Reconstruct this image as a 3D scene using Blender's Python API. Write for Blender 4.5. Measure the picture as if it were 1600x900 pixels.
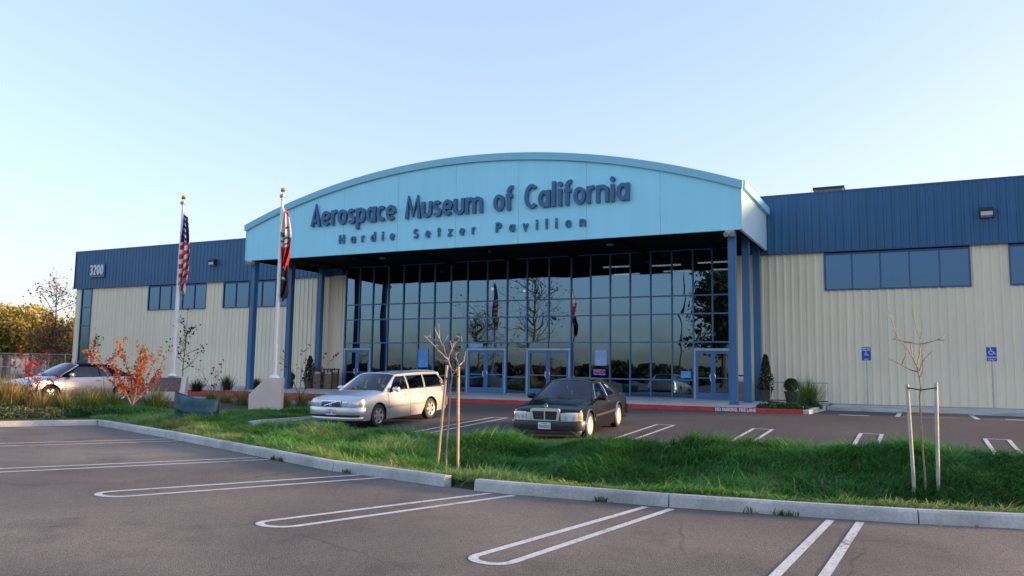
import bpy, bmesh, math, random
import numpy as np
from mathutils import Vector, Matrix
from mathutils.geometry import tessellate_polygon
for o in list(bpy.data.objects): bpy.data.objects.remove(o)
S = bpy.context.scene; COL = S.collection; R = math.radians
rng = np.random.default_rng(7); random.seed(7)

# ------------------------------------------------------------------ camera
F_PX, YAW, PIT, ROL, CAMH = 1262.41, 0.465147, 0.102526, 0.014814, 1.24
FW = Vector((-math.sin(YAW)*math.cos(PIT), math.cos(YAW)*math.cos(PIT), math.sin(PIT)))
_rt = Vector((math.cos(YAW), math.sin(YAW), 0)); _up = _rt.cross(FW)
RT = _rt*math.cos(ROL)+_up*math.sin(ROL); UP = -_rt*math.sin(ROL)+_up*math.cos(ROL)
CP = Vector((0, 0, CAMH))
cd = bpy.data.cameras.new('camera'); cam = bpy.data.objects.new('camera', cd); COL.objects.link(cam)
m = Matrix((RT, UP, -FW)).transposed().to_4x4(); m.translation = CP; cam.matrix_world = m
cd.sensor_width = 36; cd.lens = F_PX/1600*36; cd.clip_end = 6000; cd.clip_start = .05
S.camera = cam
def at(u, v, d):       # point at depth d metres along the view direction
    return CP+(FW+RT*((u-800)/F_PX)-UP*((v-450)/F_PX))*d

# ------------------------------------------------------------------ sky, sun, exposure
SUN_EL, SUN_AZ = 6.0, 66.0        # azimuth clockwise from +Y
w = bpy.data.worlds.new('World'); S.world = w; w.use_nodes = True
nt = w.node_tree; bg = nt.nodes['Background']
sky = nt.nodes.new('ShaderNodeTexSky'); sky.sky_type = 'NISHITA'; sky.sun_disc = False
sky.sun_elevation = R(SUN_EL); sky.sun_rotation = R(SUN_AZ)
sky.air_density = 1.0; sky.dust_density = 2.2; sky.ozone_density = 3.0; sky.altitude = 0
gm = nt.nodes.new('ShaderNodeGamma'); gm.inputs[1].default_value = .62
wb = nt.nodes.new('ShaderNodeMix'); wb.data_type = 'RGBA'; wb.blend_type = 'MULTIPLY'; wb.inputs[0].default_value = 1; wb.inputs[7].default_value = (1.05, .90, .985, 1)
nt.links.new(sky.outputs[0], gm.inputs[0]); nt.links.new(gm.outputs[0], wb.inputs[6]); nt.links.new(wb.outputs[2], bg.inputs[0])
bg.inputs[1].default_value = .15
sl = bpy.data.lights.new('sun', 'SUN'); sl.energy = 2.0; sl.angle = R(6); sl.color = (1, .64, .36)
so = bpy.data.objects.new('sun', sl); COL.objects.link(so)
sd = Vector((math.sin(R(SUN_AZ))*math.cos(R(SUN_EL)), math.cos(R(SUN_AZ))*math.cos(R(SUN_EL)), math.sin(R(SUN_EL))))
so.rotation_euler = sd.to_track_quat('Z', 'Y').to_euler()
S.view_settings.view_transform = 'Standard'; S.view_settings.look = 'None'
S.view_settings.exposure = 2.58; S.view_settings.gamma = 1
S.render.engine = 'CYCLES'

# ------------------------------------------------------------------ materials
MATS = {}
def mat(name, col, rough=.6, metal=0, var=.12, scale=3, bump=0, bscale=40, coat=0, spec=.5, emit=None, estr=0, aniso=None, trans=0, col2=None, fine=0, fscale=120, streak=0, worn=None, cracks=0, spots=0):
    if name in MATS: return MATS[name]
    M = bpy.data.materials.new(name); M.use_nodes = True; n = M.node_tree; b = n.nodes['Principled BSDF']
    b.inputs['Roughness'].default_value = rough; b.inputs['Metallic'].default_value = metal
    b.inputs['Coat Weight'].default_value = coat; b.inputs['Coat Roughness'].default_value = .06
    b.inputs['Specular IOR Level'].default_value = spec
    tc = n.nodes.new('ShaderNodeTexCoord')
    no = n.nodes.new('ShaderNodeTexNoise'); no.inputs['Scale'].default_value = scale; no.inputs['Detail'].default_value = 6
    n.links.new(tc.outputs['Object'], no.inputs['Vector'])
    rp = n.nodes.new('ShaderNodeValToRGB')
    c0 = [max(0, c*(1-var)) for c in col]; c1 = [min(1, c*(1+var)) for c in (col2 or col)]
    rp.color_ramp.elements[0].position = .3; rp.color_ramp.elements[1].position = .7
    rp.color_ramp.elements[0].color = (*c0, 1); rp.color_ramp.elements[1].color = (*c1, 1)
    n.links.new(no.outputs['Fac'], rp.inputs['Fac']); out = rp.outputs['Color']
    if fine:
        n2 = n.nodes.new('ShaderNodeTexNoise'); n2.inputs['Scale'].default_value = fscale; n2.inputs['Detail'].default_value = 3
        n.links.new(tc.outputs['Object'], n2.inputs['Vector'])
        mr = n.nodes.new('ShaderNodeMapRange'); mr.inputs[1].default_value = .3; mr.inputs[2].default_value = .7
        mr.inputs[3].default_value = 1-fine; mr.inputs[4].default_value = 1+fine
        n.links.new(n2.outputs['Fac'], mr.inputs[0])
        mx = n.nodes.new('ShaderNodeMix'); mx.data_type = 'RGBA'; mx.blend_type = 'MULTIPLY'; mx.inputs[0].default_value = 1
        n.links.new(out, mx.inputs[6]); n.links.new(mr.outputs[0], mx.inputs[7]); out = mx.outputs[2]
    def mul(out, fac, lo, hi, a, c):
        mr = n.nodes.new('ShaderNodeMapRange'); mr.inputs[1].default_value = a; mr.inputs[2].default_value = c; mr.inputs[3].default_value = lo; mr.inputs[4].default_value = hi
        n.links.new(fac, mr.inputs[0]); mx = n.nodes.new('ShaderNodeMix'); mx.data_type = 'RGBA'; mx.blend_type = 'MULTIPLY'; mx.inputs[0].default_value = 1
        n.links.new(out, mx.inputs[6]); n.links.new(mr.outputs[0], mx.inputs[7]); return mx.outputs[2]
    if streak:      # rain streaks and dust running down the sheet
        ge = n.nodes.new('ShaderNodeNewGeometry'); mp = n.nodes.new('ShaderNodeMapping'); mp.inputs['Scale'].default_value = (3.0, 3.0, .12)
        n.links.new(ge.outputs['Position'], mp.inputs[0]); ns_ = n.nodes.new('ShaderNodeTexNoise'); ns_.inputs['Scale'].default_value = 1; ns_.inputs['Detail'].default_value = 5
        n.links.new(mp.outputs[0], ns_.inputs['Vector']); out = mul(out, ns_.outputs['Fac'], 1-streak, 1+streak*.6, .3, .7)
    if spots:       # oil drips and pale scuffs
        n3 = n.nodes.new('ShaderNodeTexNoise'); n3.inputs['Scale'].default_value = .9; n3.inputs['Detail'].default_value = 8; n3.inputs['Roughness'].default_value = .62
        n.links.new(tc.outputs['Object'], n3.inputs['Vector']); out = mul(out, n3.outputs['Fac'], 1-spots, 1.0, .30, .46)
        n4 = n.nodes.new('ShaderNodeTexNoise'); n4.inputs['Scale'].default_value = .16; n4.inputs['Detail'].default_value = 9; n4.inputs['Roughness'].default_value = .6
        n.links.new(tc.outputs['Object'], n4.inputs['Vector']); out = mul(out, n4.outputs['Fac'], 1.0, 1+spots*.9, .5, .72)
        vs_ = n.nodes.new('ShaderNodeTexVoronoi'); vs_.inputs['Scale'].default_value = 5.5; n.links.new(tc.outputs['Object'], vs_.inputs['Vector'])
        out = mul(out, vs_.outputs['Distance'], 1.9, 1.0, .03, .045)
    if cracks:
        nd = n.nodes.new('ShaderNodeTexNoise'); nd.inputs['Scale'].default_value = 1.6; nd.inputs['Detail'].default_value = 5; n.links.new(tc.outputs['Object'], nd.inputs['Vector'])
        ad = n.nodes.new('ShaderNodeMix'); ad.data_type = 'RGBA'; ad.inputs[0].default_value = .16; n.links.new(tc.outputs['Object'], ad.inputs[6]); n.links.new(nd.outputs['Color'], ad.inputs[7])
        vo = n.nodes.new('ShaderNodeTexVoronoi'); vo.feature = 'DISTANCE_TO_EDGE'; vo.inputs['Scale'].default_value = cracks; n.links.new(ad.outputs[2], vo.inputs['Vector'])
        nm = n.nodes.new('ShaderNodeTexNoise'); nm.inputs['Scale'].default_value = .35; n.links.new(tc.outputs['Object'], nm.inputs['Vector'])
        a_ = n.nodes.new('ShaderNodeMath'); a_.operation = 'MULTIPLY_ADD'; a_.inputs[1].default_value = -.02; a_.inputs[2].default_value = .0095; n.links.new(nm.outputs['Fac'], a_.inputs[0])
        d_ = n.nodes.new('ShaderNodeMath'); d_.operation = 'ADD'; n.links.new(vo.outputs['Distance'], d_.inputs[0]); d2 = n.nodes.new('ShaderNodeMath'); d2.operation = 'SUBTRACT'; n.links.new(vo.outputs['Distance'], d2.inputs[0]); n.links.new(a_.outputs[0], d2.inputs[1])
        out = mul(out, d2.outputs[0], .68, 1.0, .0, .002)
    if worn:        # paint rubbed through to the asphalt
        nw = n.nodes.new('ShaderNodeTexNoise'); nw.inputs['Scale'].default_value = 16; nw.inputs['Detail'].default_value = 9; nw.inputs['Roughness'].default_value = .7; n.links.new(tc.outputs['Object'], nw.inputs['Vector'])
        nw2 = n.nodes.new('ShaderNodeTexNoise'); nw2.inputs['Scale'].default_value = 1.1; n.links.new(tc.outputs['Object'], nw2.inputs['Vector'])
        sm = n.nodes.new('ShaderNodeMath'); sm.operation = 'MULTIPLY_ADD'; sm.inputs[1].default_value = .5; n.links.new(nw2.outputs['Fac'], sm.inputs[0]); n.links.new(nw.outputs['Fac'], sm.inputs[2])
        mr = n.nodes.new('ShaderNodeMapRange'); mr.inputs[1].default_value = .56; mr.inputs[2].default_value = .66; n.links.new(sm.outputs[0], mr.inputs[0])
        mx = n.nodes.new('ShaderNodeMix'); mx.data_type = 'RGBA'; mx.inputs[6].default_value = (*worn, 1); n.links.new(mr.outputs[0], mx.inputs[0]); n.links.new(out, mx.inputs[7]); out = mx.outputs[2]
    n.links.new(out, b.inputs['Base Color'])
    if bump:
        nb = n.nodes.new('ShaderNodeTexNoise'); nb.inputs['Scale'].default_value = bscale; nb.inputs['Detail'].default_value = 4
        n.links.new(tc.outputs['Object'], nb.inputs['Vector'])
        bp = n.nodes.new('ShaderNodeBump'); bp.inputs['Strength'].default_value = bump; bp.inputs['Distance'].default_value = .02
        n.links.new(nb.outputs['Fac'], bp.inputs['Height']); n.links.new(bp.outputs['Normal'], b.inputs['Normal'])
    if emit:
        b.inputs['Emission Color'].default_value = (*emit, 1); b.inputs['Emission Strength'].default_value = estr
    if trans: b.inputs['Transmission Weight'].default_value = trans
    MATS[name] = M; return M
def glassmat(name, tint, refl, rough=.0, wav=0, wscale=.9, ior=1.5, gcol=(1, 1, 1)):
    M = bpy.data.materials.new(name); M.use_nodes = True; n = M.node_tree; n.nodes.remove(n.nodes['Principled BSDF'])
    o = n.nodes['Material Output']
    t = n.nodes.new('ShaderNodeBsdfTransparent'); t.inputs[0].default_value = (*tint, 1)
    g = n.nodes.new('ShaderNodeBsdfGlossy'); g.inputs['Roughness'].default_value = rough; g.inputs[0].default_value = (*gcol, 1)
    fr = n.nodes.new('ShaderNodeFresnel'); fr.inputs[0].default_value = ior
    ad = n.nodes.new('ShaderNodeMath'); ad.operation = 'ADD'; ad.use_clamp = True; ad.inputs[1].default_value = refl
    mx = n.nodes.new('ShaderNodeMixShader')
    n.links.new(fr.outputs[0], ad.inputs[0]); n.links.new(ad.outputs[0], mx.inputs[0])
    n.links.new(t.outputs[0], mx.inputs[1]); n.links.new(g.outputs[0], mx.inputs[2]); n.links.new(mx.outputs[0], o.inputs['Surface'])
    if wav:
        ge = n.nodes.new('ShaderNodeNewGeometry')
        nz = n.nodes.new('ShaderNodeTexNoise'); nz.inputs['Scale'].default_value = wscale; nz.inputs['Detail'].default_value = 1.0
        n.links.new(ge.outputs['Position'], nz.inputs['Vector'])
        bp = n.nodes.new('ShaderNodeBump'); bp.inputs['Strength'].default_value = 1; bp.inputs['Distance'].default_value = wav
        n.links.new(nz.outputs['Fac'], bp.inputs['Height']); n.links.new(bp.outputs['Normal'], g.inputs['Normal'])
    MATS[name] = M; return M
def leafmat(name, cols, rough=.55, trans=.25):
    """foliage: colour picked per face/blade from the 'tint' attribute, some light through"""
    M = bpy.data.materials.new(name); M.use_nodes = True; n = M.node_tree; b = n.nodes['Principled BSDF']
    a = n.nodes.new('ShaderNodeAttribute'); a.attribute_name = 'tint'
    rp = n.nodes.new('ShaderNodeValToRGB'); el = rp.color_ramp.elements
    el[0].color = (*cols[0], 1); el[1].color = (*cols[-1], 1)
    for i, c in list(enumerate(cols))[1:-1]:
        e = el.new(i/(len(cols)-1)); e.color = (*c, 1)
    n.links.new(a.outputs['Fac'], rp.inputs['Fac']); n.links.new(rp.outputs['Color'], b.inputs['Base Color'])
    b.inputs['Roughness'].default_value = rough; b.inputs['Specular IOR Level'].default_value = .3
    tr = n.nodes.new('ShaderNodeBsdfTranslucent'); n.links.new(rp.outputs['Color'], tr.inputs[0])
    mx = n.nodes.new('ShaderNodeMixShader'); mx.inputs[0].default_value = trans
    n.links.new(b.outputs[0], mx.inputs[1]); n.links.new(tr.outputs[0], mx.inputs[2])
    n.links.new(mx.outputs[0], n.nodes['Material Output'].inputs['Surface'])
    MATS[name] = M; return M

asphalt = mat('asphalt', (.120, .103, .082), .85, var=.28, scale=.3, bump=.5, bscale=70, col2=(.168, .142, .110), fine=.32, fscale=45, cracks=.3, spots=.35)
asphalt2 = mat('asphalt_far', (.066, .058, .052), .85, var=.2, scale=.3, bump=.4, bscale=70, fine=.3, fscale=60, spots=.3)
paint = mat('line_paint', (.62, .60, .54), .7, var=.12, scale=5, fine=.2, fscale=35, worn=(.16, .14, .12))
concrete = mat('concrete', (.46, .46, .42), .8, var=.22, scale=1.6, spots=.22, bump=.25, bscale=60, fine=.12, fscale=25)
conc_white = mat('plinth_concrete', (.60, .54, .48), .75, var=.06, scale=1.5, bump=.1, bscale=50)
soil = mat('soil', (.05, .055, .025), .95, var=.4, scale=1.2, bump=.6, bscale=12)
red_paint = mat('red_paint', (.52, .04, .035), .6, var=.25, scale=4, fine=.2, fscale=20)
beige = mat('beige_siding', (.84, .745, .525), .5, var=.04, scale=.6, streak=.07)
navy = mat('navy_siding', (.022, .118, .235), .45, var=.06, scale=.5, streak=.12)
navy_trim = mat('navy_trim', (.03, .085, .2), .4, var=.05)
blue_col = mat('blue_column', (.036, .135, .28), .4, var=.06, scale=1)
blue_frame = mat('blue_frame', (.07, .17, .34), .4, var=.06, metal=.2)
sky_panel = mat('sky_blue_panel', (.36, .84, .95), .5, var=.03, scale=.3, streak=.035)
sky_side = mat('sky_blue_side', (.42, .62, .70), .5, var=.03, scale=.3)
sky_trim = mat('sky_blue_trim', (.27, .62, .74), .45, var=.03, scale=.3)
letter_m = mat('letter_blue', (.034, .13, .26), .4, var=.05)
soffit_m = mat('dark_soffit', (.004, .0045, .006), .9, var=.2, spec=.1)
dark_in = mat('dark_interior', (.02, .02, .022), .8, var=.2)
black_m = mat('black_rubber', (.012, .012, .013), .7, var=.2)
dark_metal = mat('dark_metal', (.05, .05, .05), .5, metal=.6)
galv = mat('galvanised_steel', (.45, .46, .47), .45, metal=.7, var=.08)
white_pole = mat('white_pole', (.78, .78, .78), .3, var=.03, coat=.3)
gold = mat('gold_ball', (.75, .5, .13), .25, metal=1)
chrome = mat('chrome', (.75, .76, .78), .12, metal=1, var=.03)
wood = mat('stake_wood', (.42, .30, .19), .7, var=.25, scale=6, bump=.2, bscale=30)
bark_y = mat('young_bark', (.33, .24, .18), .75, var=.3, scale=14)
bark_d = mat('dark_bark', (.07, .055, .045), .9, var=.3, scale=5, bump=.5, bscale=15)
cw_glass = glassmat('curtain_glass', (.15, .19, .23), .17, wav=.008, wscale=.6, gcol=(.44, .74, 1.0))
win_glass = glassmat('window_glass', (.08, .12, .17), .14, wav=.003, gcol=(.33, .62, 1.0))
car_glass = glassmat('car_glass', (.40, .47, .47), .03, gcol=(.85, .93, 1))
white_m = mat('white_print', (.8, .8, .8), .6, var=.03)
blue_sign = mat('sign_blue', (.012, .07, .42), .45, var=.05)

# ------------------------------------------------------------------ mesh helpers
class MB:
    def __init__(s): s.v = []; s.f = []; s.mi = []
    def add(s, vs, fs, mi=0):
        o = len(s.v); s.v += [tuple(v) for v in vs]
        s.f += [tuple(i+o for i in f) for f in fs]; s.mi += [mi]*len(fs); return s
    def box(s, x0, x1, y0, y1, z0, z1, mi=0):
        return s.add([(x0, y0, z0), (x1, y0, z0), (x1, y1, z0), (x0, y1, z0), (x0, y0, z1), (x1, y0, z1), (x1, y1, z1), (x0, y1, z1)],
                     [(0, 3, 2, 1), (4, 5, 6, 7), (0, 1, 5, 4), (1, 2, 6, 5), (2, 3, 7, 6), (3, 0, 4, 7)], mi)
    def quad(s, a, b, c, d, mi=0): return s.add([a, b, c, d], [(0, 1, 2, 3)], mi)
    def poly_prism(s, pts, y0, y1, mi=0, ax='xz'):
        n = len(pts)
        mk = {'xz': lambda p, y: (p[0], y, p[1]), 'xy': lambda p, y: (p[0], p[1], y), 'yz': lambda p, y: (y, p[0], p[1])}[ax]
        vs = [mk(p, y0) for p in pts]+[mk(p, y1) for p in pts]
        return s.add(vs, [tuple(range(n)), tuple(range(2*n-1, n-1, -1))]+[(i, (i+1) % n, n+(i+1) % n, n+i) for i in range(n)], mi)
    def tube(s, pts, rad, seg=6, mi=0, cap=True):
        pts = [Vector(p) for p in pts]; rad = rad if hasattr(rad, '__len__') else [rad]*len(pts)
        vs = []; prev = None
        for i, p in enumerate(pts):
            d = (pts[min(i+1, len(pts)-1)]-pts[max(i-1, 0)]).normalized()
            if prev is None:
                a = d.orthogonal().normalized()
            else:
                a = (prev-d*prev.dot(d)); a = a.normalized() if a.length > 1e-6 else d.orthogonal().normalized()
            prev = a; b = d.cross(a)
            for k in range(seg):
                t = 2*math.pi*k/seg; vs.append(p+(a*math.cos(t)+b*math.sin(t))*rad[i])
        fs = [(i*seg+k, i*seg+(k+1) % seg, (i+1)*seg+(k+1) % seg, (i+1)*seg+k) for i in range(len(pts)-1) for k in range(seg)]
        if cap: fs += [tuple(range(seg-1, -1, -1)), tuple((len(pts)-1)*seg+k for k in range(seg))]
        return s.add(vs, fs, mi)
    def lathe(s, prof, seg=20, axis='z', c=(0, 0, 0), mi=0, cap=True):
        vs = []
        for r, h in prof:
            for k in range(seg):
                t = 2*math.pi*k/seg; a, b = r*math.cos(t), r*math.sin(t)
                vs.append({'z': (c[0]+a, c[1]+b, c[2]+h), 'y': (c[0]+a, c[1]+h, c[2]+b), 'x': (c[0]+h, c[1]+a, c[2]+b)}[axis])
        n = len(prof)
        fs = [(i*seg+k, i*seg+(k+1) % seg, (i+1)*seg+(k+1) % seg, (i+1)*seg+k) for i in range(n-1) for k in range(seg)]
        if cap: fs += [tuple(range(seg-1, -1, -1)), tuple((n-1)*seg+k for k in range(seg))]
        return s.add(vs, fs, mi)
    def grid(s, P, mi=0):
        nu, nv = len(P), len(P[0]); vs = [p for r in P for p in r]
        return s.add(vs, [(i*nv+j, i*nv+j+1, (i+1)*nv+j+1, (i+1)*nv+j) for i in range(nu-1) for j in range(nv-1)], mi)
    def ribbon(s, pts, w, z, mi=0, closed=False):   # flat strip in XY
        pts = [Vector((p[0], p[1])) for p in pts]; n = len(pts); L = []
        for i, p in enumerate(pts):
            a = pts[i-1] if (i > 0) else p; b = pts[i+1] if i < n-1 else p
            d = (b-a).normalized(); nn = Vector((-d.y, d.x)); L.append((p+nn*w/2, p-nn*w/2))
        zz = z if callable(z) else (lambda x, y: z)
        for i in range(n-1):
            q = [L[i][0], L[i][1], L[i+1][1], L[i+1][0]]
            s.add([(v.x, v.y, zz(v.x, v.y)) for v in q], [(0, 1, 2, 3)], mi)
        return s
    def build(s, name, m, parent=None, smooth=False, angle=35, weld=False, recalc=True):
        me = bpy.data.meshes.new(name); me.from_pydata(s.v, [], s.f)
        ms = m if isinstance(m, (list, tuple)) else [m]
        for x in ms: me.materials.append(x)
        if len(ms) > 1: me.polygons.foreach_set('material_index', s.mi)
        if weld or recalc:
            bm = bmesh.new(); bm.from_mesh(me)
            if weld: bmesh.ops.remove_doubles(bm, verts=bm.verts, dist=1e-4)
            if recalc: bmesh.ops.recalc_face_normals(bm, faces=bm.faces)
            if smooth:
                for e in bm.edges:
                    e.smooth = len(e.link_faces) == 2 and e.calc_face_angle(0) < R(angle)
            bm.to_mesh(me); bm.free()
        if smooth: me.polygons.foreach_set('use_smooth', [True]*len(me.polygons))
        me.update()
        return link(name, me, parent)
def link(name, me, parent=None):
    o = bpy.data.objects.new(name, me); COL.objects.link(o)
    if parent is not None: o.parent = parent
    return o
def tag(o, label=None, cat=None, group=None, kind=None):
    if label: o['label'] = label
    if cat: o['category'] = cat
    if group: o['group'] = group
    if kind: o['kind'] = kind
    return o
def empty(name, loc=(0, 0, 0), rz=0):
    o = bpy.data.objects.new(name, None); COL.objects.link(o); o.location = loc; o.rotation_euler = (0, 0, rz); return o
def thing(name, label, cat, loc=(0, 0, 0), rz=0, group=None): return tag(empty(name, loc, rz), label, cat, group)
def npmesh(name, V, faces_list, m, parent=None, tint=None, smooth=False):
    """fast mesh: V (n,3); faces_list list of int arrays (k, 3|4)"""
    me = bpy.data.meshes.new(name); me.vertices.add(len(V)); me.vertices.foreach_set('co', np.asarray(V, np.float32).ravel())
    loops = np.concatenate([f.ravel() for f in faces_list]); cnt = np.concatenate([np.full(len(f), f.shape[1]) for f in faces_list])
    st = np.concatenate([[0], np.cumsum(cnt)[:-1]])
    me.loops.add(len(loops)); me.loops.foreach_set('vertex_index', loops.astype(np.int32))
    me.polygons.add(len(cnt)); me.polygons.foreach_set('loop_start', st.astype(np.int32)); me.polygons.foreach_set('loop_total', cnt.astype(np.int32))
    me.materials.append(m)
    if tint is not None:
        a = me.attributes.new('tint', 'FLOAT', 'POINT'); a.data.foreach_set('value', np.asarray(tint, np.float32))
    if smooth: me.polygons.foreach_set('use_smooth', [True]*len(cnt))
    me.update(calc_edges=True); me.validate()
    return link(name, me, parent)
def noise2(x, y, seed=0, f=1.0):
    """smooth value noise, vectorised"""
    r = np.random.default_rng(seed); T = r.random((64, 64))
    x = np.asarray(x)*f+1000; y = np.asarray(y)*f+1000
    xi = np.floor(x).astype(int); yi = np.floor(y).astype(int); u = x-xi; v = y-yi
    u = u*u*(3-2*u); v = v*v*(3-2*v); g = lambda a, b: T[a % 64, b % 64]
    return (g(xi, yi)*(1-u)+g(xi+1, yi)*u)*(1-v)+(g(xi, yi+1)*(1-u)+g(xi+1, yi+1)*u)*v

# ------------------------------------------------------------------ ground plan
KX = [-60, -40, -26.5, -22.75, -21.35, -16.2, -13.2, -9.2, -6.4, -5.85, -5.2, -3, -1.4, -.05, 1.05, 4, 9, 30, 80]
KY = [-35, -8, 9.0, 13.8, 15.85, 14.0, 12.82, 11.25, 10.6, 10.5, 10.48, 10.6, 10.78, 11.0, 11.3, 12.3, 14.2, 15.5, 16]
kerbY = lambda x: np.interp(x, KX, KY)
ZF = -.5; LOT_L, LOT_Y0, LOT_Y1, DY = -17.1, 16.6, 27.3, 35.67
lotz = lambda y: .02-.042*(27.3-np.asarray(y, float))
def soilz(x, y):
    """height of the planted soil between the two car parks"""
    x = np.asarray(x, float); y = np.asarray(y, float); k = kerbY(x)
    t = np.clip((y-k)/(LOT_Y0-k), 0, 1)
    far = np.interp(x, [-22, -13, -9, -4, 2, 8], [-.30, -.38, -.40, -.20, -.06, -.0])
    dip = np.interp(x, [-20, -13, -9, -5, 0, 8], [.0, .05, .24, .62, .80, .80])
    z = -.40*(1-t)+far*t-dip*np.sin(np.pi*np.clip((t-.08)/.80, 0, 1)**.85)**1.3+(noise2(x, y, 3, .7)-.5)*.34*np.clip(3*t, 0, 1)*np.clip(3*(1-t)+.4, 0, 1)+(noise2(x, y, 4, 1.7)-.5)*.2*np.clip(3*t, 0, 1)
    bed = np.interp(y-k, [0, 1, 4, 9], [-.40, -.34, -.26, -.12])
    a = np.clip((-17.5-x)/3, 0, 1)
    return z*(1-a)+bed*a
def gz(x, y):
    x, y = np.broadcast_arrays(np.asarray(x, float), np.asarray(y, float)); k = kerbY(x)
    z = soilz(x, y)
    z = np.where(y < k+.32, -.62, z)
    lot = (x > LOT_L) & (y > LOT_Y0+.05)
    z = np.where(lot, lotz(np.minimum(y, LOT_Y1))-.12, z)
    z = np.where((y > 26.6), -.3, z)
    z = np.where((x < -52) | (y > 45), -.2, z)
    return z
def axis(lo, hi, st, far): return np.array([-f for f in far[::-1]]+list(np.arange(lo, hi, st))+far)
xs = np.array([-3000, -900, -300, -150, -100, -75, -60]+list(np.arange(-50, 14, .3))+[15, 20, 30, 60, 100, 200, 600, 3000])
ys = np.array([-3000, -900, -300, -100, -50, -30, -10, 0, 5, 8]+list(np.arange(10, 29, .3))+[30, 34, 40, 50, 60, 80, 120, 200, 500, 1200, 3000])
XX, YY = np.meshgrid(xs, ys); ZZ = gz(XX, YY); ny, nx = XX.shape
V = np.stack([XX, YY, ZZ], -1).reshape(-1, 3); I = np.arange(ny*nx).reshape(ny, nx)
Fq = np.stack([I[:-1, :-1], I[:-1, 1:], I[1:, 1:], I[1:, :-1]], -1).reshape(-1, 4)
tag(npmesh('ground', V, [Fq], soil, smooth=True), kind='structure')
# foreground car park
b = MB(); cols = sorted(set([-90, -60, -50]+[x for x in np.arange(-40, 14, .5)]+KX+[80]))
for x0, x1 in zip(cols[:-1], cols[1:]):
    b.quad((x0, -90, ZF), (x1, -90, ZF), (x1, float(kerbY(x1))+.05, ZF), (x0, float(kerbY(x0))+.05, ZF))
front_lot = tag(b.build('parking_lot', asphalt), kind='structure')
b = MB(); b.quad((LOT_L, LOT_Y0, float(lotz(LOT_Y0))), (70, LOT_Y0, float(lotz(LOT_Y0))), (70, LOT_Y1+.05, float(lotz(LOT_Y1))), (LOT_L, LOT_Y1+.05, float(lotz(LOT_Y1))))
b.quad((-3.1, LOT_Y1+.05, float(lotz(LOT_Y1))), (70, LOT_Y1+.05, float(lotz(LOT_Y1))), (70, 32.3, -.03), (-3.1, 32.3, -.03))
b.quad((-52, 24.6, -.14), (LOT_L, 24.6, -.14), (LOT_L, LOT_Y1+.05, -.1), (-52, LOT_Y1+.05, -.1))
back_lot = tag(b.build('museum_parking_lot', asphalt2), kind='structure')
def lz2(x, y):
    return (float(lotz(y)) if y <= LOT_Y1 else np.interp(y, [LOT_Y1, 32.3], [float(lotz(LOT_Y1)), -.03]))+.004
# painted stall lines, foreground hairpins
hair = [((-20.0, 8.0), (-15.98, 14.1), (-15.45, 13.75), (-19.3, 7.75)), ((-13.9, 8.1), (-11.5, 12.05), (-11.1, 11.9), (-13.45, 7.85)),
        ((-10.04, 7.75), (-8.24, 11.1), (-7.8, 10.92), (-9.5, 7.58)), ((-6.68, 7.21), (-5.52, 10.4), (-5.14, 10.4), (-6.2, 7.14)),
        ((-3.79, 6.9), (-3.24, 10.45), (-2.9, 10.47), (-3.38, 6.81)), ((-1.27, 5.6), (-1.01, 10.7), (-.68, 10.75), (-.87, 5.55)),
        ((1.5, 5.6), (1.55, 11.3), (1.9, 11.4), (1.9, 5.6))]
for A, Bk, Ck, Dn in hair:
    c = Vector(((A[0]+Dn[0])/2, (A[1]+Dn[1])/2)); e1 = Vector(A)-c; e2 = (Vector(A)-Vector(Bk)).normalized()*e1.length*.9
    arc = [c+e1*math.cos(t)+e2*math.sin(t) for t in np.linspace(0, math.pi, 13)]
    MB().ribbon([Bk]+[Vector(Bk).lerp(arc[0], k/6) for k in range(1, 6)]+arc+[arc[-1].lerp(Vector(Ck), k/6) for k in range(1, 6)]+[Ck], .095, ZF+.004).build('painted_line', paint, front_lot, recalc=False)
for x in (-11.55, -6.35, -3.72, -1.1, 1.6, 4.3):
    far = 22.3; b = MB()
    b.ribbon([(x-.24, 17), (x-.24, far)], .09, lz2); b.ribbon([(x+.24, 17), (x+.24, far)], .09, lz2); b.ribbon([(x-.28, far+.04), (x+.28, far+.04)], .07, lz2)
    b.build('painted_line', paint, back_lot, recalc=False)
for pts, wd in [(((-.62, 27.9), (-.62, 31.7)), .14), (((1.55, 28.0), (1.55, 31.7)), .14), (((-2.3, 27.8), (-1.4, 27.8)), .35), (((2.3, 28.6), (3.3, 28.6)), .35)]+[(((-.5, y), (1.45, y+.6)), .10) for y in (28.2, 29.0, 29.8, 30.6)]:
    MB().ribbon(pts, wd, lz2).build('painted_line', paint, back_lot, recalc=False)

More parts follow.
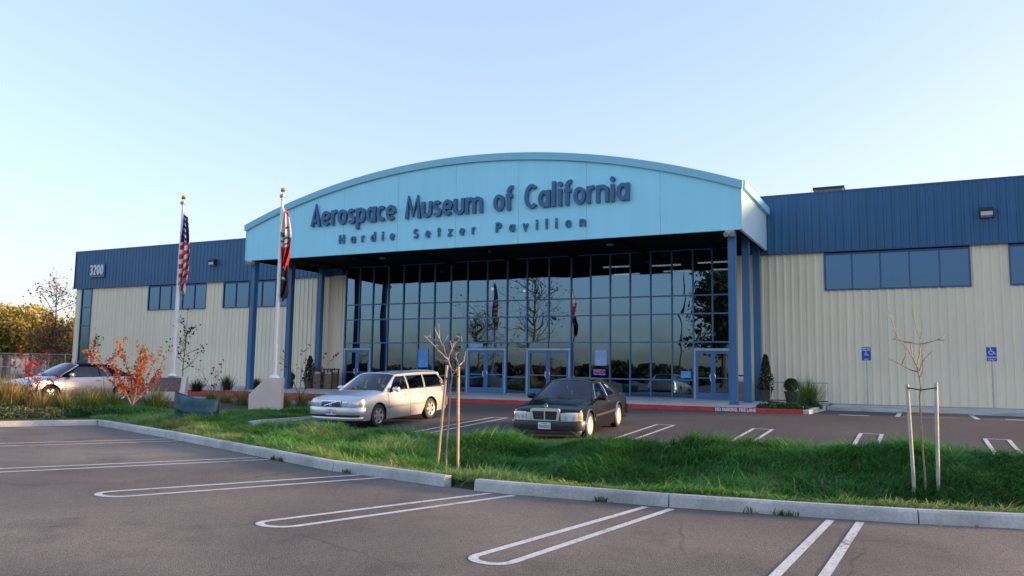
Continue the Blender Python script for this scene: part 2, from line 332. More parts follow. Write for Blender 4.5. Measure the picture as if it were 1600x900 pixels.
# kerbs
def kerb_run(parent, pts, joints, z0, z1, wd, m, topz=None):
    """kerb stones along a polyline; joints are x values where pieces part"""
    P = [Vector((p[0], p[1])) for p in pts]
    b = None
    def off(i):
        a = P[max(i-1, 0)]; c = P[min(i+1, len(P)-1)]; d = (c-a).normalized(); return Vector((-d.y, d.x))
    cuts = [0]+[i for i in range(1, len(P)-1) if any(abs(P[i].x-j) < 1e-3 for j in joints)]+[len(P)-1]
    for s, e in zip(cuts[:-1], cuts[1:]):
        b = MB(); rows = []
        for i in range(s, e+1):
            n = off(i); p = P[i].copy()
            if i == s: p += (P[i+1]-P[i]).normalized()*.008
            if i == e: p -= (P[i]-P[i-1]).normalized()*.008
            rows.append([(p.x, p.y, z0-.3), (p.x+n.x*.0, p.y+n.y*.0, z0), (p.x+n.x*.02, p.y+n.y*.02, z1-.03), (p.x+n.x*.045, p.y+n.y*.045, z1), (p.x+n.x*wd, p.y+n.y*wd, z1-.004), (p.x+n.x*wd, p.y+n.y*wd, z0-.3)])
        b.grid(rows); b.add(rows[0], [tuple(range(6))]); b.add(rows[-1], [tuple(range(5, -1, -1))])
        b.build('kerb_stone', m, parent, smooth=True, angle=25, weld=True)
kerb = tag(empty('kerb'), kind='structure')
def kpts(xa, xb, joints):
    xx = sorted(set([xa, xb]+[x for x in KX if xa < x < xb]+[j for j in joints if xa < j < xb]+[float(x) for x in np.arange(math.ceil(xa), xb, 1.0) if all(abs(x-k) > .2 for k in list(KX)+list(joints)+[xa, xb])]))
    return [(x, float(kerbY(x))) for x in xx]
jl = [-30, -26.5, -23.1, -21.35, -16.9, -13.6, -9.0]
kerb_run(kerb, kpts(-36, -6.42, jl), jl, ZF, ZF+.16, .17, concrete)
jr = [-2.98, -.05, 2.9, 6, 9, 12]
kerb_run(kerb, kpts(-5.85, 16, jr), jr, ZF, ZF+.16, .17, concrete)
kb2 = tag(empty('island_kerb'), kind='structure')
kerb_run(kb2, [(LOT_L+.2, 24.5), (LOT_L+.2, 21), (LOT_L+.25, 17.6), (LOT_L+.5, 16.9), (LOT_L+1.2, 16.45)], [], -.42, -.24, .16, concrete)
kerb_run(kb2, [(-44, 24.6), (-38, 24.6), (-32, 24.6), (-26, 24.6), (LOT_L, 24.6)][::-1], [-38, -32, -26], -.2, -.02, .2, concrete)
tag(MB().box(-52, LOT_L-.1, 24.3, 24.45, -.5, -.03).build('bed_edging', concrete, kb2))
# entrance walk: slabs with joints, red fire lane kerb
walk = tag(empty('entrance_walk'), kind='structure')
for x0 in np.arange(-41, -3.2, 3.0):
    x1 = min(x0+3, -3.28)
    for y0, y1 in ((27.46, 30.2), (30.2, 33), (33, 35.66)):
        if x0 > -5.5 and y0 < 28: y0 = 29.0
        MB().box(x0+.006, x1-.006, y0+.006, y1-.006, -.2, .15-.004*((int(x0*7+y0) % 3)/3)).build('slab', concrete, walk)
for x0 in np.arange(-41, -3.2, 6):
    x1 = min(x0+6, -3.3)
    b = MB().box(x0, x1, 27.3, 27.46, -.3, .158).build('red_kerb_stone', red_paint, walk)
kerb_run(walk, [(-3.3, 27.3), (-3.12, 27.36), (-3.08, 27.6), (-3.08, 29), (-3.08, 32.2)], [], -.2, .155, .18, concrete)
# side walk along the right wing with its ramp
rw = tag(empty('side_walk'), kind='structure')
for x0 in np.arange(-3.05, 30, 3.05):
    MB().box(x0+.006, x0+3.04, 34.0, DY-.01, -.3, .10).build('slab', concrete, rw)
b = MB(); prof = [(-3.05, .10), (-2.0, .10), (-.9, 0.0), (1.9, 0.0), (3.0, .10), (30, .10)]
for (xa, za), (xb, zb) in zip(prof[:-1], prof[1:]):
    b.add([(xa, 32.2, -.3), (xb, 32.2, -.3), (xb, 32.2, zb-.005), (xa, 32.2, za-.005), (xa, 33.99, .098), (xb, 33.99, .098)], [(0, 1, 2, 3), (3, 2, 5, 4)])
b.build('ramp_slab', concrete, rw, recalc=False)
MB().box(-.55, 1.5, 32.12, 32.19, -.2, .012).build('warning_strip', mat('yellow_paint', (.5, .28, .05), .7, var=.2), rw)

# ------------------------------------------------------------------ museum building
ZT, ZB, ZS = 8.85, 6.40, .12
bld = thing('museum_building', 'long beige ribbed metal museum hall with navy parapet band and glazed entrance', 'building', (0, DY, 0))
RIB = .3048; PANEL = .9144
def rib_profile(x0, x1, depth):
    """trapezoid ribs every RIB metres, between x0 and x1 (local), toward -y"""
    pts = []; k0 = math.floor(x0/RIB)-1; k1 = math.ceil(x1/RIB)+1
    for k in range(k0, k1):
        for dx, d in ((0, 0), (.165, 0), (.195, 1), (.25, 1), (.28, 0)): pts.append((k*RIB+dx, -d*depth))
    xs_ = [p[0] for p in pts]; ysv = [p[1] for p in pts]
    inner = [p for p in pts if x0 < p[0] < x1]
    return [(x0, float(np.interp(x0, xs_, ysv)))]+inner+[(x1, float(np.interp(x1, xs_, ysv)))]
_pc = {}
def rib_panel(x0, x1, z0, z1, y, m, parent, depth=.035, name='panel'):
    ph = round(x0/RIB % 1, 3); key = (ph, round(x1-x0, 3), round(z1-z0, 3), m.name)
    if key not in _pc:
        pr = rib_profile(ph*RIB, ph*RIB+x1-x0, depth); b = MB()
        b.grid([[(p[0]-ph*RIB, p[1], 0) for p in pr], [(p[0]-ph*RIB, p[1], z1-z0) for p in pr]])
        o = b.build(name, m, parent, recalc=False); _pc[key] = o.data
    else: o = link(name, _pc[key], parent)
    o.location = (x0, y, z0); return o
WX0, WX1 = -51.0, 15.5
strip = (-50.45, -49.4)
wins = [(-43.95, -38.8), (-37.4, -32.25), (-3.36, 1.95), (3.22, 8.53), (9.8, 15.1)]
WZ0, WZ1 = 4.75, 6.30
CWX = [-28.14, -27.2, -26.3, -25.3, -24.32, -23.34, -22.38, -21.4, -20.41, -19.27, -18.14, -17.05, -15.88, -14.71, -13.73, -12.75, -11.78, -10.8, -9.82, -8.86, -8.0, -7.14]
CX0, CX1 = CWX[0]-.06, CWX[-1]+.06
wall = MB().box(WX0, strip[0], .02, .2, 0, ZB).box(strip[1], CX0, .02, .2, 0, WZ0).box(CX1, WX1, .02, .2, 0, WZ0)
for a, c in [(strip[1], wins[0][0]), (wins[0][1], wins[1][0]), (wins[1][1], CX0), (CX1, wins[2][0]), (wins[2][1], wins[3][0]), (wins[3][1], wins[4][0]), (wins[4][1], WX1)]:
    wall.box(a, c, .02, .2, WZ0, ZB)
wall.box(WX0, CX0, .02, .2, ZB, ZT-.05).box(CX1, WX1, .02, .2, ZB, ZT-.05).box(CX0, CX1, .02, .2, 6.87, ZT-.05).box(WX0+.01, WX0+.2, .2, 60, 0, ZT-.05).box(WX1-.2, WX1, .2, 60, 0, ZT-.05).box(WX0, WX1, 59.8, 60, 0, ZT-.05)
wall = wall.build('wall', dark_in, bld)
x = WX0
edges = [WX0, strip[0], strip[1], CX0, CX1, WX1]+[e for wv in wins for e in wv]
grid_x = list(np.arange(WX0, WX1, PANEL)); brk = sorted(set([round(float(v), 4) for v in grid_x+edges]))
brk = [v for i, v in enumerate(brk) if i == 0 or v-brk[i-1] > 1e-3]
for x0, x1 in zip(brk[:-1], brk[1:]):
    mid = (x0+x1)/2
    if strip[0] < mid < strip[1] or CX0 < mid < CX1: continue
    top = WZ0 if any(a < mid < c for a, c in wins) else ZB
    rib_panel(x0, x1, ZS, top, 0, beige, wall)
wall['label'] = 'beige ribbed metal siding'
band = MB().box(WX0-.2, WX1+.2, -.17, .01, ZT-.0, ZT+.07).box(WX0-.2, CX0-.9, -.16, 0, ZB-.05, ZB-.001).box(CX1+.9, WX1, -.16, 0, ZB-.05, ZB-.001).box(WX0-.2, WX0-.02, -.15, 60, ZB, ZT-.001).build('parapet_band', navy_trim, bld)
for x0 in np.arange(WX0-.2, WX1, PANEL): rib_panel(float(x0), min(float(x0)+PANEL, WX1), 6.9 if CX0-.9 < x0 < CX1 else ZB, ZT, -.15, navy, band)
MB().box(WX0, WX1, .2, 60, ZT-.4, ZT-.3).build('roof', mat('roof_sheet', (.3, .3, .3), .8), bld)
MB().box(strip[1], CX0, -.045, .0, .0, ZS).box(CX1, WX1, -.045, .0, .0, ZS).build('base_trim', mat('base_trim', (.25, .24, .22), .7), bld)
# ribbon windows
def window(x0, x1, z0, z1, n, parent, vertical=False):
    fr = MB(); w_ = .06
    fr.box(x0, x1, -.06, .05, z0, z0+w_).box(x0, x1, -.06, .05, z1-w_, z1).box(x0, x0+w_, -.059, .05, z0+w_, z1-w_).box(x1-w_, x1, -.059, .05, z0+w_, z1-w_)
    W = MB()
    fo = fr.build('window', navy_trim, parent)
    for i in range(1, n):
        if vertical: zc = z0+(z1-z0)*i/n; MB().box(x0+w_, x1-w_, -.045, .04, zc-.03, zc+.03).build('frame', navy_trim, fo)
        else: xc = x0+(x1-x0)*i/n; MB().box(xc-.03, xc+.03, -.045, .04, z0+w_, z1-w_).build('frame', navy_trim, fo)
    for i in range(n):
        if vertical: a = z0+(z1-z0)*i/n; c = z0+(z1-z0)*(i+1)/n; pane = (x0+.04, x1-.04, a+.02, c-.02)
        else: a = x0+(x1-x0)*i/n; c = x0+(x1-x0)*(i+1)/n; pane = (a+.02, c-.02, z0+.03, z1-.03)
        MB().box(pane[0], pane[1], .0, .012, pane[2], pane[3]).build('pane', win_glass, fo)
    return fo
for a, c in wins: window(a, c, WZ0, WZ1, 5, bld)
window(strip[0], strip[1], .1, ZB-.06, 5, bld, True)
for xa, xb in ((WX0+.3, CX0-.3), (CX1+.3, WX1-.3)): MB().box(xa, xb, .5, .55, .1, 6.5).build('blind_wall', mat('inner_wall', (.10, .13, .16), .9), bld)
# entrance glazing
RZ = [.15, .96, 2.64, 3.90, 4.72, 6.80]
cw = MB().box(CX0, CX1, -.04, .1, .1, .19).box(CX0, CX1, -.04, .1, 6.76, 6.86).build('curtain_wall', blue_frame, bld)
DOORB = {0: 2, 8: 2, 11: 2, 19: 2}     # bay -> leaves
indoor = {k+j for k in DOORB for j in range(2)}
for i, x in enumerate(CWX):
    inner = i-1 in indoor and i in indoor and (i-1) in DOORB
    MB().box(x-.03, x+.03, -.07, .06, 2.64 if inner else .19, 6.76).build('mullion', blue_frame, cw)
for i in range(len(CWX)-1):
    for j, z in enumerate(RZ[1:-1]):
        if i in indoor and z < 2: continue
        MB().box(CWX[i]+.03, CWX[i+1]-.03, -.055, .055, z-.03, z+.03).build('transom', blue_frame, cw)
    for j in range(5):
        if i in indoor and j == 0: continue
        z0, z1 = RZ[j], RZ[j+1]
        if i in indoor and j == 1: z0 = 2.36
        me = MB().box(CWX[i]+.02, CWX[i+1]-.02, -.006, .006, z0+.01, z1-.01)
        cx_, cz_ = (CWX[i]+CWX[i+1])/2, (z0+z1)/2; me.v = [(v[0]-cx_, v[1], v[2]-cz_) for v in me.v]
        o = me.build('pane', cw_glass, cw); o.location = (cx_, 0, cz_)
        o.rotation_euler = (rng.normal(0, .0022), 0, rng.normal(0, .0022))
door_frame_m = mat('door_blue', (.06, .17, .36), .4, metal=.2, var=.05)
for bay in DOORB:
    xa, xb = CWX[bay], CWX[bay+2]; xm = (xa+xb)/2
    fr = MB().box(xa+.03, xb-.03, -.08, .06, 2.26, 2.36).box(xa+.03, xa+.1, -.08, .06, .15, 2.26).box(xb-.1, xb-.03, -.08, .06, .15, 2.26)
    d = fr.build('entrance_doors', mat('pale_frame', (.33, .42, .52), .35, metal=.5), bld)
    for s, (p, q_) in enumerate(((xa+.105, xm-.004), (xm+.004, xb-.105))):
        lf = MB().box(p, p+.1, -.06, .0, .16, 2.25).box(q_-.1, q_, -.06, .0, .16, 2.25).box(p+.1, q_-.1, -.06, 0, 2.13, 2.25).box(p+.1, q_-.1, -.06, 0, .16, .42).box(p+.1, q_-.1, -.05, 0, 1.04, 1.09)
        lf.build('door_leaf', door_frame_m, d)
        MB().box(p+.09, q_-.09, -.035, -.025, .41, 2.14).build('pane', win_glass if False else cw_glass, d)
        hx = q_-.06 if s == 0 else p+.06; sg = -1 if s == 0 else 1
        MB().tube([(hx, -.06, .92), (hx, -.12, .94), (hx+sg*.05, -.13, 1.0), (hx+sg*.05, -.13, 1.18), (hx, -.12, 1.24), (hx, -.06, 1.26)], .017, 8).build('handle', chrome, d, smooth=True)
# lobby behind the glass
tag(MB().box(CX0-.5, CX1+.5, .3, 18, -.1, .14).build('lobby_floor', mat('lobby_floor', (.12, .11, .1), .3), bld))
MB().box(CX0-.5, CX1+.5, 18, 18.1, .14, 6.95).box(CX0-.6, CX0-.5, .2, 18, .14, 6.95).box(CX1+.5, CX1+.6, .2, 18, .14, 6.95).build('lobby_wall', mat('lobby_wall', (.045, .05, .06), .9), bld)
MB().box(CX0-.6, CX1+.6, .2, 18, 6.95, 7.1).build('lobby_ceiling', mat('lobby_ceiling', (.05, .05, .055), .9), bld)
tube_light = mat('tube_light', (.9, .9, .85), .5, emit=(1, .93, .8), estr=1.2)
for x0, y0 in ((-13.1, 37.6), (-13.6, 40.6), (-10.7, 37.9), (-10.8, 40.2), (-8.4, 37.6), (-8.3, 40.3)):
    MB().box(x0-.7, x0+.7, y0-DY-.06, y0-DY+.06, 6.4, 6.46).build('ceiling_light', tube_light, bld)
for xx, yy in ((-20.6, 3.0), (-19.4, 4.5)):
    MB().lathe([(.02, 0), (.07, .03), (.07, .12), (.02, .15)], 10, c=(xx, yy, 5.6)).build('ceiling_light', mat('warm_lamp', (1, .7, .3), .5, emit=(1, .65, .25), estr=3), bld)
# pavilion canopy
PX0, PX1, PYF = -29.9, -5.62, 29.83
pav = thing('entrance_pavilion', 'pale blue arched entrance canopy on navy steel columns in front of the glazing', 'canopy', (-17.76, PYF, 0))
HW = (PX1-PX0)/2; ZE, ZP = 8.36, 10.52; SAG = ZP-ZE; RAD = (HW*HW+SAG*SAG)/(2*SAG)
arc = lambda x, off=0: ZP-RAD+math.sqrt((RAD+off)**2-x*x) if off else ZP-RAD+math.sqrt(RAD*RAD-x*x)
NA = 48; AX = [-HW+2*HW*i/NA for i in range(NA+1)]
NP_ = 8
for i in range(NP_):     # face panels with thin joints
    xa = -HW+2*HW*i/NP_+.004; xb = -HW+2*HW*(i+1)/NP_-.004
    xx = [xa+(xb-xa)*k/8 for k in range(9)]
    b = MB(); b.grid([[(x, 0, 6.53) for x in xx], [(x, 0, arc(x)-.2) for x in xx]]); b.grid([[(x, 0, 6.53) for x in xx], [(x, .12, 6.53) for x in xx]])
    b.build('face_panel', sky_panel, pav, recalc=False)
b = MB()
rows = []
for x in [-HW-.08]+AX+[HW+.08]:
    z = arc(max(-HW, min(HW, x)))-(.0 if abs(x) <= HW else .02)
    rows.append([(x, -.02, z-.31), (x, -.10, z-.31), (x, -.12, z-.02), (x, -.10, z), (x, .1, z+.01)])
b.grid(rows); b.add(rows[0], [(0, 1, 2, 3, 4)]); b.add(rows[-1], [(4, 3, 2, 1, 0)]); b.build('arched_trim', sky_trim, pav, smooth=True, angle=30)
YB = DY-PYF
b = MB(); b.grid([[(x, y, arc(x)) for x in AX] for y in (.1, YB-.16)]); b.build('roof', sky_trim, pav, smooth=True, recalc=False)
b = MB(); b.grid([[(x, y, arc(x)) for x in AX if True] for y in (YB+.02, YB+6)]); b.build('rear_roof', sky_trim, pav, smooth=True, recalc=False)
for s in (-1, 1):
    nside = 5
    for k in range(nside):
        y0 = .01+k*(YB-.2)/nside; y1 = .01+(k+1)*(YB-.2)/nside-.006
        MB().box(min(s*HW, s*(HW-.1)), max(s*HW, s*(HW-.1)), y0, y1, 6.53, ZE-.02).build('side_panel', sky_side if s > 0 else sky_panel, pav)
    xa, xb = sorted((s*(HW-.02), s*(HW+.13)))
    MB().poly_prism([(xa, ZE-.30), (xb, ZE-.28), (xb+.02*s, ZE-.03), (xb if s > 0 else xa, ZE+.02), (xa if s > 0 else xb, ZE+.03)], .1, YB-.16).build('eave_trim', sky_trim, pav)
    xa, xb = sorted((s*(HW-.0), s*(HW+.03)))
    MB().box(xa+.001, xb, -.03, .09, 6.52, ZE-.31).build('corner_trim', mat('pale_trim', (.55, .68, .72), .4), pav)
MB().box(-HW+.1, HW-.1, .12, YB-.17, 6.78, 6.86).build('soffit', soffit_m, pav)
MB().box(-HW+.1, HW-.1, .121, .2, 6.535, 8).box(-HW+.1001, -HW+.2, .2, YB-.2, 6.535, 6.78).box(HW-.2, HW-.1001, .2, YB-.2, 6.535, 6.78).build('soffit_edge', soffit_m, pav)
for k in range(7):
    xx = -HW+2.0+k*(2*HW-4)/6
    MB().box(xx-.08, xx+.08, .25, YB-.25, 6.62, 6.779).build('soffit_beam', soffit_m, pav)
for k, (xx, yy) in enumerate(((-6, 3), (0, 3), (6, 3))):
    MB().lathe([(.16, 0), (.16, .06)], 12, c=(xx, yy, 6.72)).build('downlight', galv, pav)
for cxw in (-29.55, -6.02):
    for cyw in (30.14, 32.8, 35.2):
        xl, yl = cxw+17.76, cyw-PYF; s = .135
        c_ = MB().box(xl-s, xl-s+.03, yl-s, yl+s, .155, 6.77).box(xl+s-.03, xl+s, yl-s, yl+s, .155, 6.77).box(xl-s+.03, xl+s-.03, yl-s+.012, yl+s-.012, .155, 6.77).build('column', blue_col, pav)
        MB().box(xl-s-.05, xl+s+.05, yl-s-.05, yl+s+.05, .14, .17).build('base_plate', blue_col, c_)
for cxw, sg in ((-29.55, 1), (-6.02, -1)):
    xl = cxw+17.76
    fl = MB(); fl.box(xl-.16, xl+.16, -.1, .12, 6.30, 6.50); fl.tube([(xl-.08, -.02, 6.42), (xl-.12, -.2, 6.34)], [.06, .1], 10); fl.tube([(xl+.08, -.02, 6.42), (xl+.12, -.2, 6.34)], [.06, .1], 10)
    f_ = fl.build('twin_floodlight', mat('lamp_grey', (.4, .4, .38), .4, metal=.4), pav)
# ------------------------------------------------------------------ raised lettering
def ell(cx, cy, rx, ry, a0, a1, n=14): return [(cx+rx*math.cos(R(a)), cy+ry*math.sin(R(a))) for a in np.linspace(a0, a1, n)]
XH, HS = .70, .07
def glyph(ch):
    h = HS; xh = XH-h; o = (.235, XH/2, .165, XH/2-h)
    G = {
     'A': (.54, [[(.07, 0), (.27, .97), (.47, 0)], [(.15, .27), (.39, .27)]]),
     'e': (.47, [ell(*o, 0, 318, 22), [(.08, XH/2), (.40, XH/2)]]),
     'r': (.31, [[(.07, 0), (.07, XH)], ell(.27, XH*.62, .2, XH*.31, 180, 88, 8)]),
     'o': (.47, [ell(*o, 90, 450, 28)]),
     's': (.40, [ell(.2, XH*.73, .125, XH*.27-h, 30, 250, 12)+ell(.2, XH*.27, .13, XH*.27-h+.01, 80, -150, 14)]),
     'p': (.48, [[(.07, -.28), (.07, XH)], ell(.245, XH/2, .165, XH/2-h, 0, 360, 26)]),
     'a': (.48, [[(.41, 0), (.41, XH)], ell(.235, XH/2, .165, XH/2-h, 0, 360, 26)]),
     'c': (.42, [ell(.24, XH/2, .17, XH/2-h, 52, 308, 20)]),
     'M': (.74, [[(.07, 0), (.15, .93), (.37, .16), (.59, .93), (.67, 0)]]),
     'u': (.48, [[(.07, XH), (.07, .22)]+ell(.24, .22, .17, .22-h, 180, 360, 12)+[(.41, XH)]]),
     'm': (.78, [[(.07, 0), (.07, XH)], ell(.235, XH-.23, .155, .23-h, 180, 0, 12)+[(.39, 0)], ell(.545, XH-.23, .155, .23-h, 180, 0, 12)+[(.70, 0)]]),
     'n': (.48, [[(.07, 0), (.07, XH)], ell(.24, XH-.23, .17, .23-h, 180, 0, 12)+[(.41, 0)]]),
     'f': (.34, [[(.14, 0), (.14, .8)]+ell(.27, .8, .13, .17, 180, 75, 8), [(.02, XH-.09), (.30, XH-.09)]]),
     'C': (.52, [ell(.29, .5, .22, .5-h+.01, 48, 312, 26)]),
     'l': (.2, [[(.1, 0), (.1, 1.04)]]),
     'i': (.2, [[(.1, 0), (.1, XH)], 'dot']),
     'H': (.58, [[(.07, 0), (.07, 1)], [(.51, 0), (.51, 1)], [(.07, .52), (.51, .52)]]),
     'd': (.48, [[(.41, 0), (.41, 1.04)], ell(.235, XH/2, .165, XH/2-h, 0, 360, 26)]),
     'S': (.5, [ell(.25, .73, .15, .2, 25, 255, 14)+ell(.25, .28, .17, .21, 80, -155, 16)]),
     't': (.34, [[(.16, 0), (.16, .95)], [(.02, XH-.06), (.30, XH-.06)]]),
     'z': (.44, [[(.05, XH-h), (.37, XH-h), (.07, h), (.39, h)]]),
     'P': (.5, [[(.07, 0), (.07, 1)], [(.07, .93)]+ell(.25, .71, .18, .22, 90, -90, 14)+[(.07, .49)]]),
     'v': (.46, [[(.05, XH), (.23, .03), (.41, XH)]]),
     '3': (.5, [ell(.22, .73, .17, .2, 150, -80, 14)+ell(.22, .27, .19, .2, 80, -150, 14)]),
     '2': (.5, [ell(.24, .72, .17, .21, 165, -35, 12)+[(.06, .07), (.44, .07)]]),
     '0': (.5, [ell(.25, .5, .18, .43, 90, 450, 26)]),
    }
    return G.get(ch, (.26, []))
def letter_mesh(ch, sx, sz, wdt, depth):
    """one letter as thick rounded-off strokes, front toward -y"""
    b = MB(); _, strokes = glyph(ch)
    for si, st in enumerate(strokes):
        ds = depth+si*.003
        if st == 'dot':
            pts = [(p[0]*sx, p[1]*sz) for p in ell(.1, .9, .095*1.0, .095*sx/sz, 0, 342, 20)]; b.poly_prism(pts, -ds, 0); continue
        P = [Vector((p[0]*sx, p[1]*sz)) for p in st]; n = len(P); closed = (P[0]-P[-1]).length < 1e-4
        Ls = []
        for i in range(n):
            if closed: a = P[i-1] if i > 0 else P[n-2]; c = P[i+1] if i < n-1 else P[1]
            else: a = P[i-1] if i > 0 else None; c = P[i+1] if i < n-1 else None
            d1 = (P[i]-a).normalized() if a is not None else (c-P[i]).normalized()
            d2 = (c-P[i]).normalized() if c is not None else d1
            n1 = Vector((-d1.y, d1.x)); n2 = Vector((-d2.y, d2.x)); mm = (n1+n2)
            mm = mm.normalized() if mm.length > .3 else n1
            k = min(1.6, 1/max(.35, mm.dot(n1))); Ls.append((P[i]+mm*wdt/2*k, P[i]-mm*wdt/2*k))
        for i in range(n-1):
            q = [Ls[i][0], Ls[i+1][0], Ls[i+1][1], Ls[i][1]]
            fs = [(0, 1, 2, 3), (0, 4, 5, 1), (3, 2, 6, 7)]
            vs = [(v.x, -ds, v.y) for v in q]+[(q[0].x, 0, q[0].y), (q[1].x, 0, q[1].y), (q[2].x, 0, q[2].y), (q[3].x, 0, q[3].y)]
            if not closed and i == 0: fs.append((0, 3, 7, 4))
            if not closed and i == n-2: fs.append((1, 5, 6, 2))
            b.add(vs, fs)
    return b
def lettering(text, x0, x1, z, sx, cap, wdt, depth, y, m, parent, space=.05, wordgap=.42, y_axis=0):
    adv = [wordgap if ch == ' ' else glyph(ch)[0]+space for ch in text]
    k = (x1-x0)/(sum(adv)-space); x = x0; cache = {}
    gs = min(k, sx) if sx else k
    for ch, a in zip(text, adv):
        if ch != ' ':
            pad = (a-space)*(k-gs)/2+(space*k/2 if False else 0)
            if ch not in cache: o = letter_mesh(ch, gs, cap, wdt, depth).build('letter', m, parent, recalc=True, weld=True); cache[ch] = o.data
            else: o = link('letter', cache[ch], parent)
            o.location = (x+pad, y, z)
        x += a*k
sg1 = thing('sign_lettering', 'large navy raised letters reading Aerospace Museum of California on the pale blue arch', 'sign', (0, PYF, 0))
lettering('Aerospace Museum of California', -25.73, -9.85, 7.95, None, 1.0, .155, .13, -.012, letter_m, sg1)
sg2 = thing('sign_lettering', 'smaller wide spaced navy letters reading Hardie Setzer Pavilion below the museum name', 'sign', (0, PYF, 0))
lettering('Hardie Setzer Pavilion', -24.07, -11.66, 7.05, .52, .41, .09, .07, -.012, letter_m, sg2, space=.45, wordgap=.95)
# house number
hn = thing('house_number', 'white street number 3200 on a navy plate on the parapet', 'sign', (0, DY-.19, 0))
MB().box(-49.5, -48.0, -.06, -.005, 7.08, 7.95).build('plate', navy_trim, hn)
MB().box(-49.5, -47.95, -.1, -.061, 7.06, 7.12).build('ledge', blue_frame, hn)
lettering('3200', -49.42, -48.12, 7.22, None, .66, .1, .04, -.062, white_m, hn, space=.12)
# wall packs
for x_, z_, lab in ((2.54, 7.55, 'small black wall light on the navy band above the right windows'), (-38.09, 7.52, 'small black wall light on the navy band left of the canopy')):
    t = thing('wall_light', lab, 'wall light', (x_, DY-.185, z_), group='wall lights on the parapet')
    MB().poly_prism([(0, -.2), (-.28, -.12), (-.3, .12), (-.2, .2), (0, .2)], -.24, .24, ax='yz').build('housing', dark_metal, t)
    MB().add([(-.2, -.03, -.19), (.2, -.03, -.19), (.2, -.285, -.125), (-.2, -.285, -.125), (-.2, -.30, .02), (.2, -.30, .02)], [(0, 1, 2, 3), (3, 2, 5, 4)]).build('lens', mat('lamp_lens', (.6, .62, .6), .2), t)
hv = thing('rooftop_unit', 'grey boxy rooftop air unit showing above the navy parapet', 'rooftop unit', (0, 46, 0))
MB().box(-4.75, -3.3, 0, 2, 8.55, 11.3).build('housing', mat('unit_grey', (.22, .22, .21), .6), hv); MB().box(-4.82, -3.22, -.08, 2.08, 11.3, 11.42).build('cap', dark_metal, hv)
for k in range(5): MB().box(-4.6+k*.27, -4.45+k*.27, -.03, 0, 10.9, 11.2).build('vent', dark_metal, hv)
# posters and neon behind the glass
def poster(px, py, wd, hh, label, m):
    x, z = px, py
    o = MB().box(-wd/2, wd/2, -.004, .004, -hh/2, hh/2).build('poster', m, None); o.location = (x, DY-.03, z); return tag(o, label, 'poster')
poster_m = mat('poster_blue', (.12, .36, .75), .6, var=.2, scale=3); poster_w = mat('poster_pale', (.3, .5, .72), .6, var=.15, scale=4)
poster(-23.0, 1.85, .62, .95, 'blue poster stuck on the glass left of the doors', poster_m)
poster(-13.2, 1.92, .58, .72, 'pale blue notice on the glass above the neon sign', poster_w)
poster(-9.2, 1.2, .45, .3, 'small blue notice low on the glass beside the right doors', poster_m)
poster(-19.85, 2.5, .74, .2, 'pale strip notice above the left pair of centre doors', poster_w)
ns = thing('neon_sign', 'small glowing red and blue neon OPEN sign inside the glass', 'neon sign', (-13.3, DY+.06, 1.25))
MB().box(-.30, .30, 0, .02, -.14, .14).build('backing', mat('neon_back', (.03, .03, .12), .5), ns)
neon_b = mat('neon_blue', (.2, .3, 1), .5, emit=(.25, .35, 1), estr=4); neon_r = mat('neon_red', (1, .1, .1), .5, emit=(1, .06, .10), estr=6)
MB().tube([(-.27, -.02, -.11), (.27, -.02, -.11), (.27, -.02, .11), (-.27, -.02, .11), (-.27, -.02, -.11)], .013, 6).build('border_tube', neon_b, ns)
OPN = {'O': [ell(.05, .06, .042, .06, 0, 360, 14)], 'P': [[(.01, 0), (.01, .12), (.06, .12), (.085, .09), (.06, .06), (.01, .06)]], 'E': [[(.08, .12), (.01, .12), (.01, 0), (.08, 0)], [(.01, .06), (.07, .06)]], 'N': [[(.01, 0), (.01, .12), (.085, 0), (.085, .12)]]}
for k, ch in enumerate('OPEN'):
    b = MB()
    for st in OPN[ch]: b.tube([(-.225+k*.115+p[0]*1.05, -.02, -.07+p[1]*1.15) for p in st], .012, 6)
    b.build('letter', neon_r, ns)
# NO PARKING FIRE LANE on the red kerb (painted, block strokes)
def text_mesh(name, s, size, m, parent, loc, rot, bold=0.0, sx=1, align='CENTER', extr=.0):
    cu = bpy.data.curves.new('t', 'FONT'); cu.body = s; cu.size = size; cu.offset = bold; cu.align_x = align; cu.extrude = extr; cu.resolution_u = 2
    o = bpy.data.objects.new('t', cu); COL.objects.link(o); dg = bpy.context.evaluated_depsgraph_get()
    me = bpy.data.meshes.new_from_object(o.evaluated_get(dg)); bpy.data.objects.remove(o)
    me.materials.clear(); me.materials.append(m); r = link(name, me, parent); r.location = loc; r.rotation_euler = rot; r.scale = (sx, 1, 1); return r
text_mesh('lettering', 'NO PARKING  FIRE LANE', .15, white_m, walk, (-5.42, 27.297, .035), (R(90), 0, 0), .005, .78)

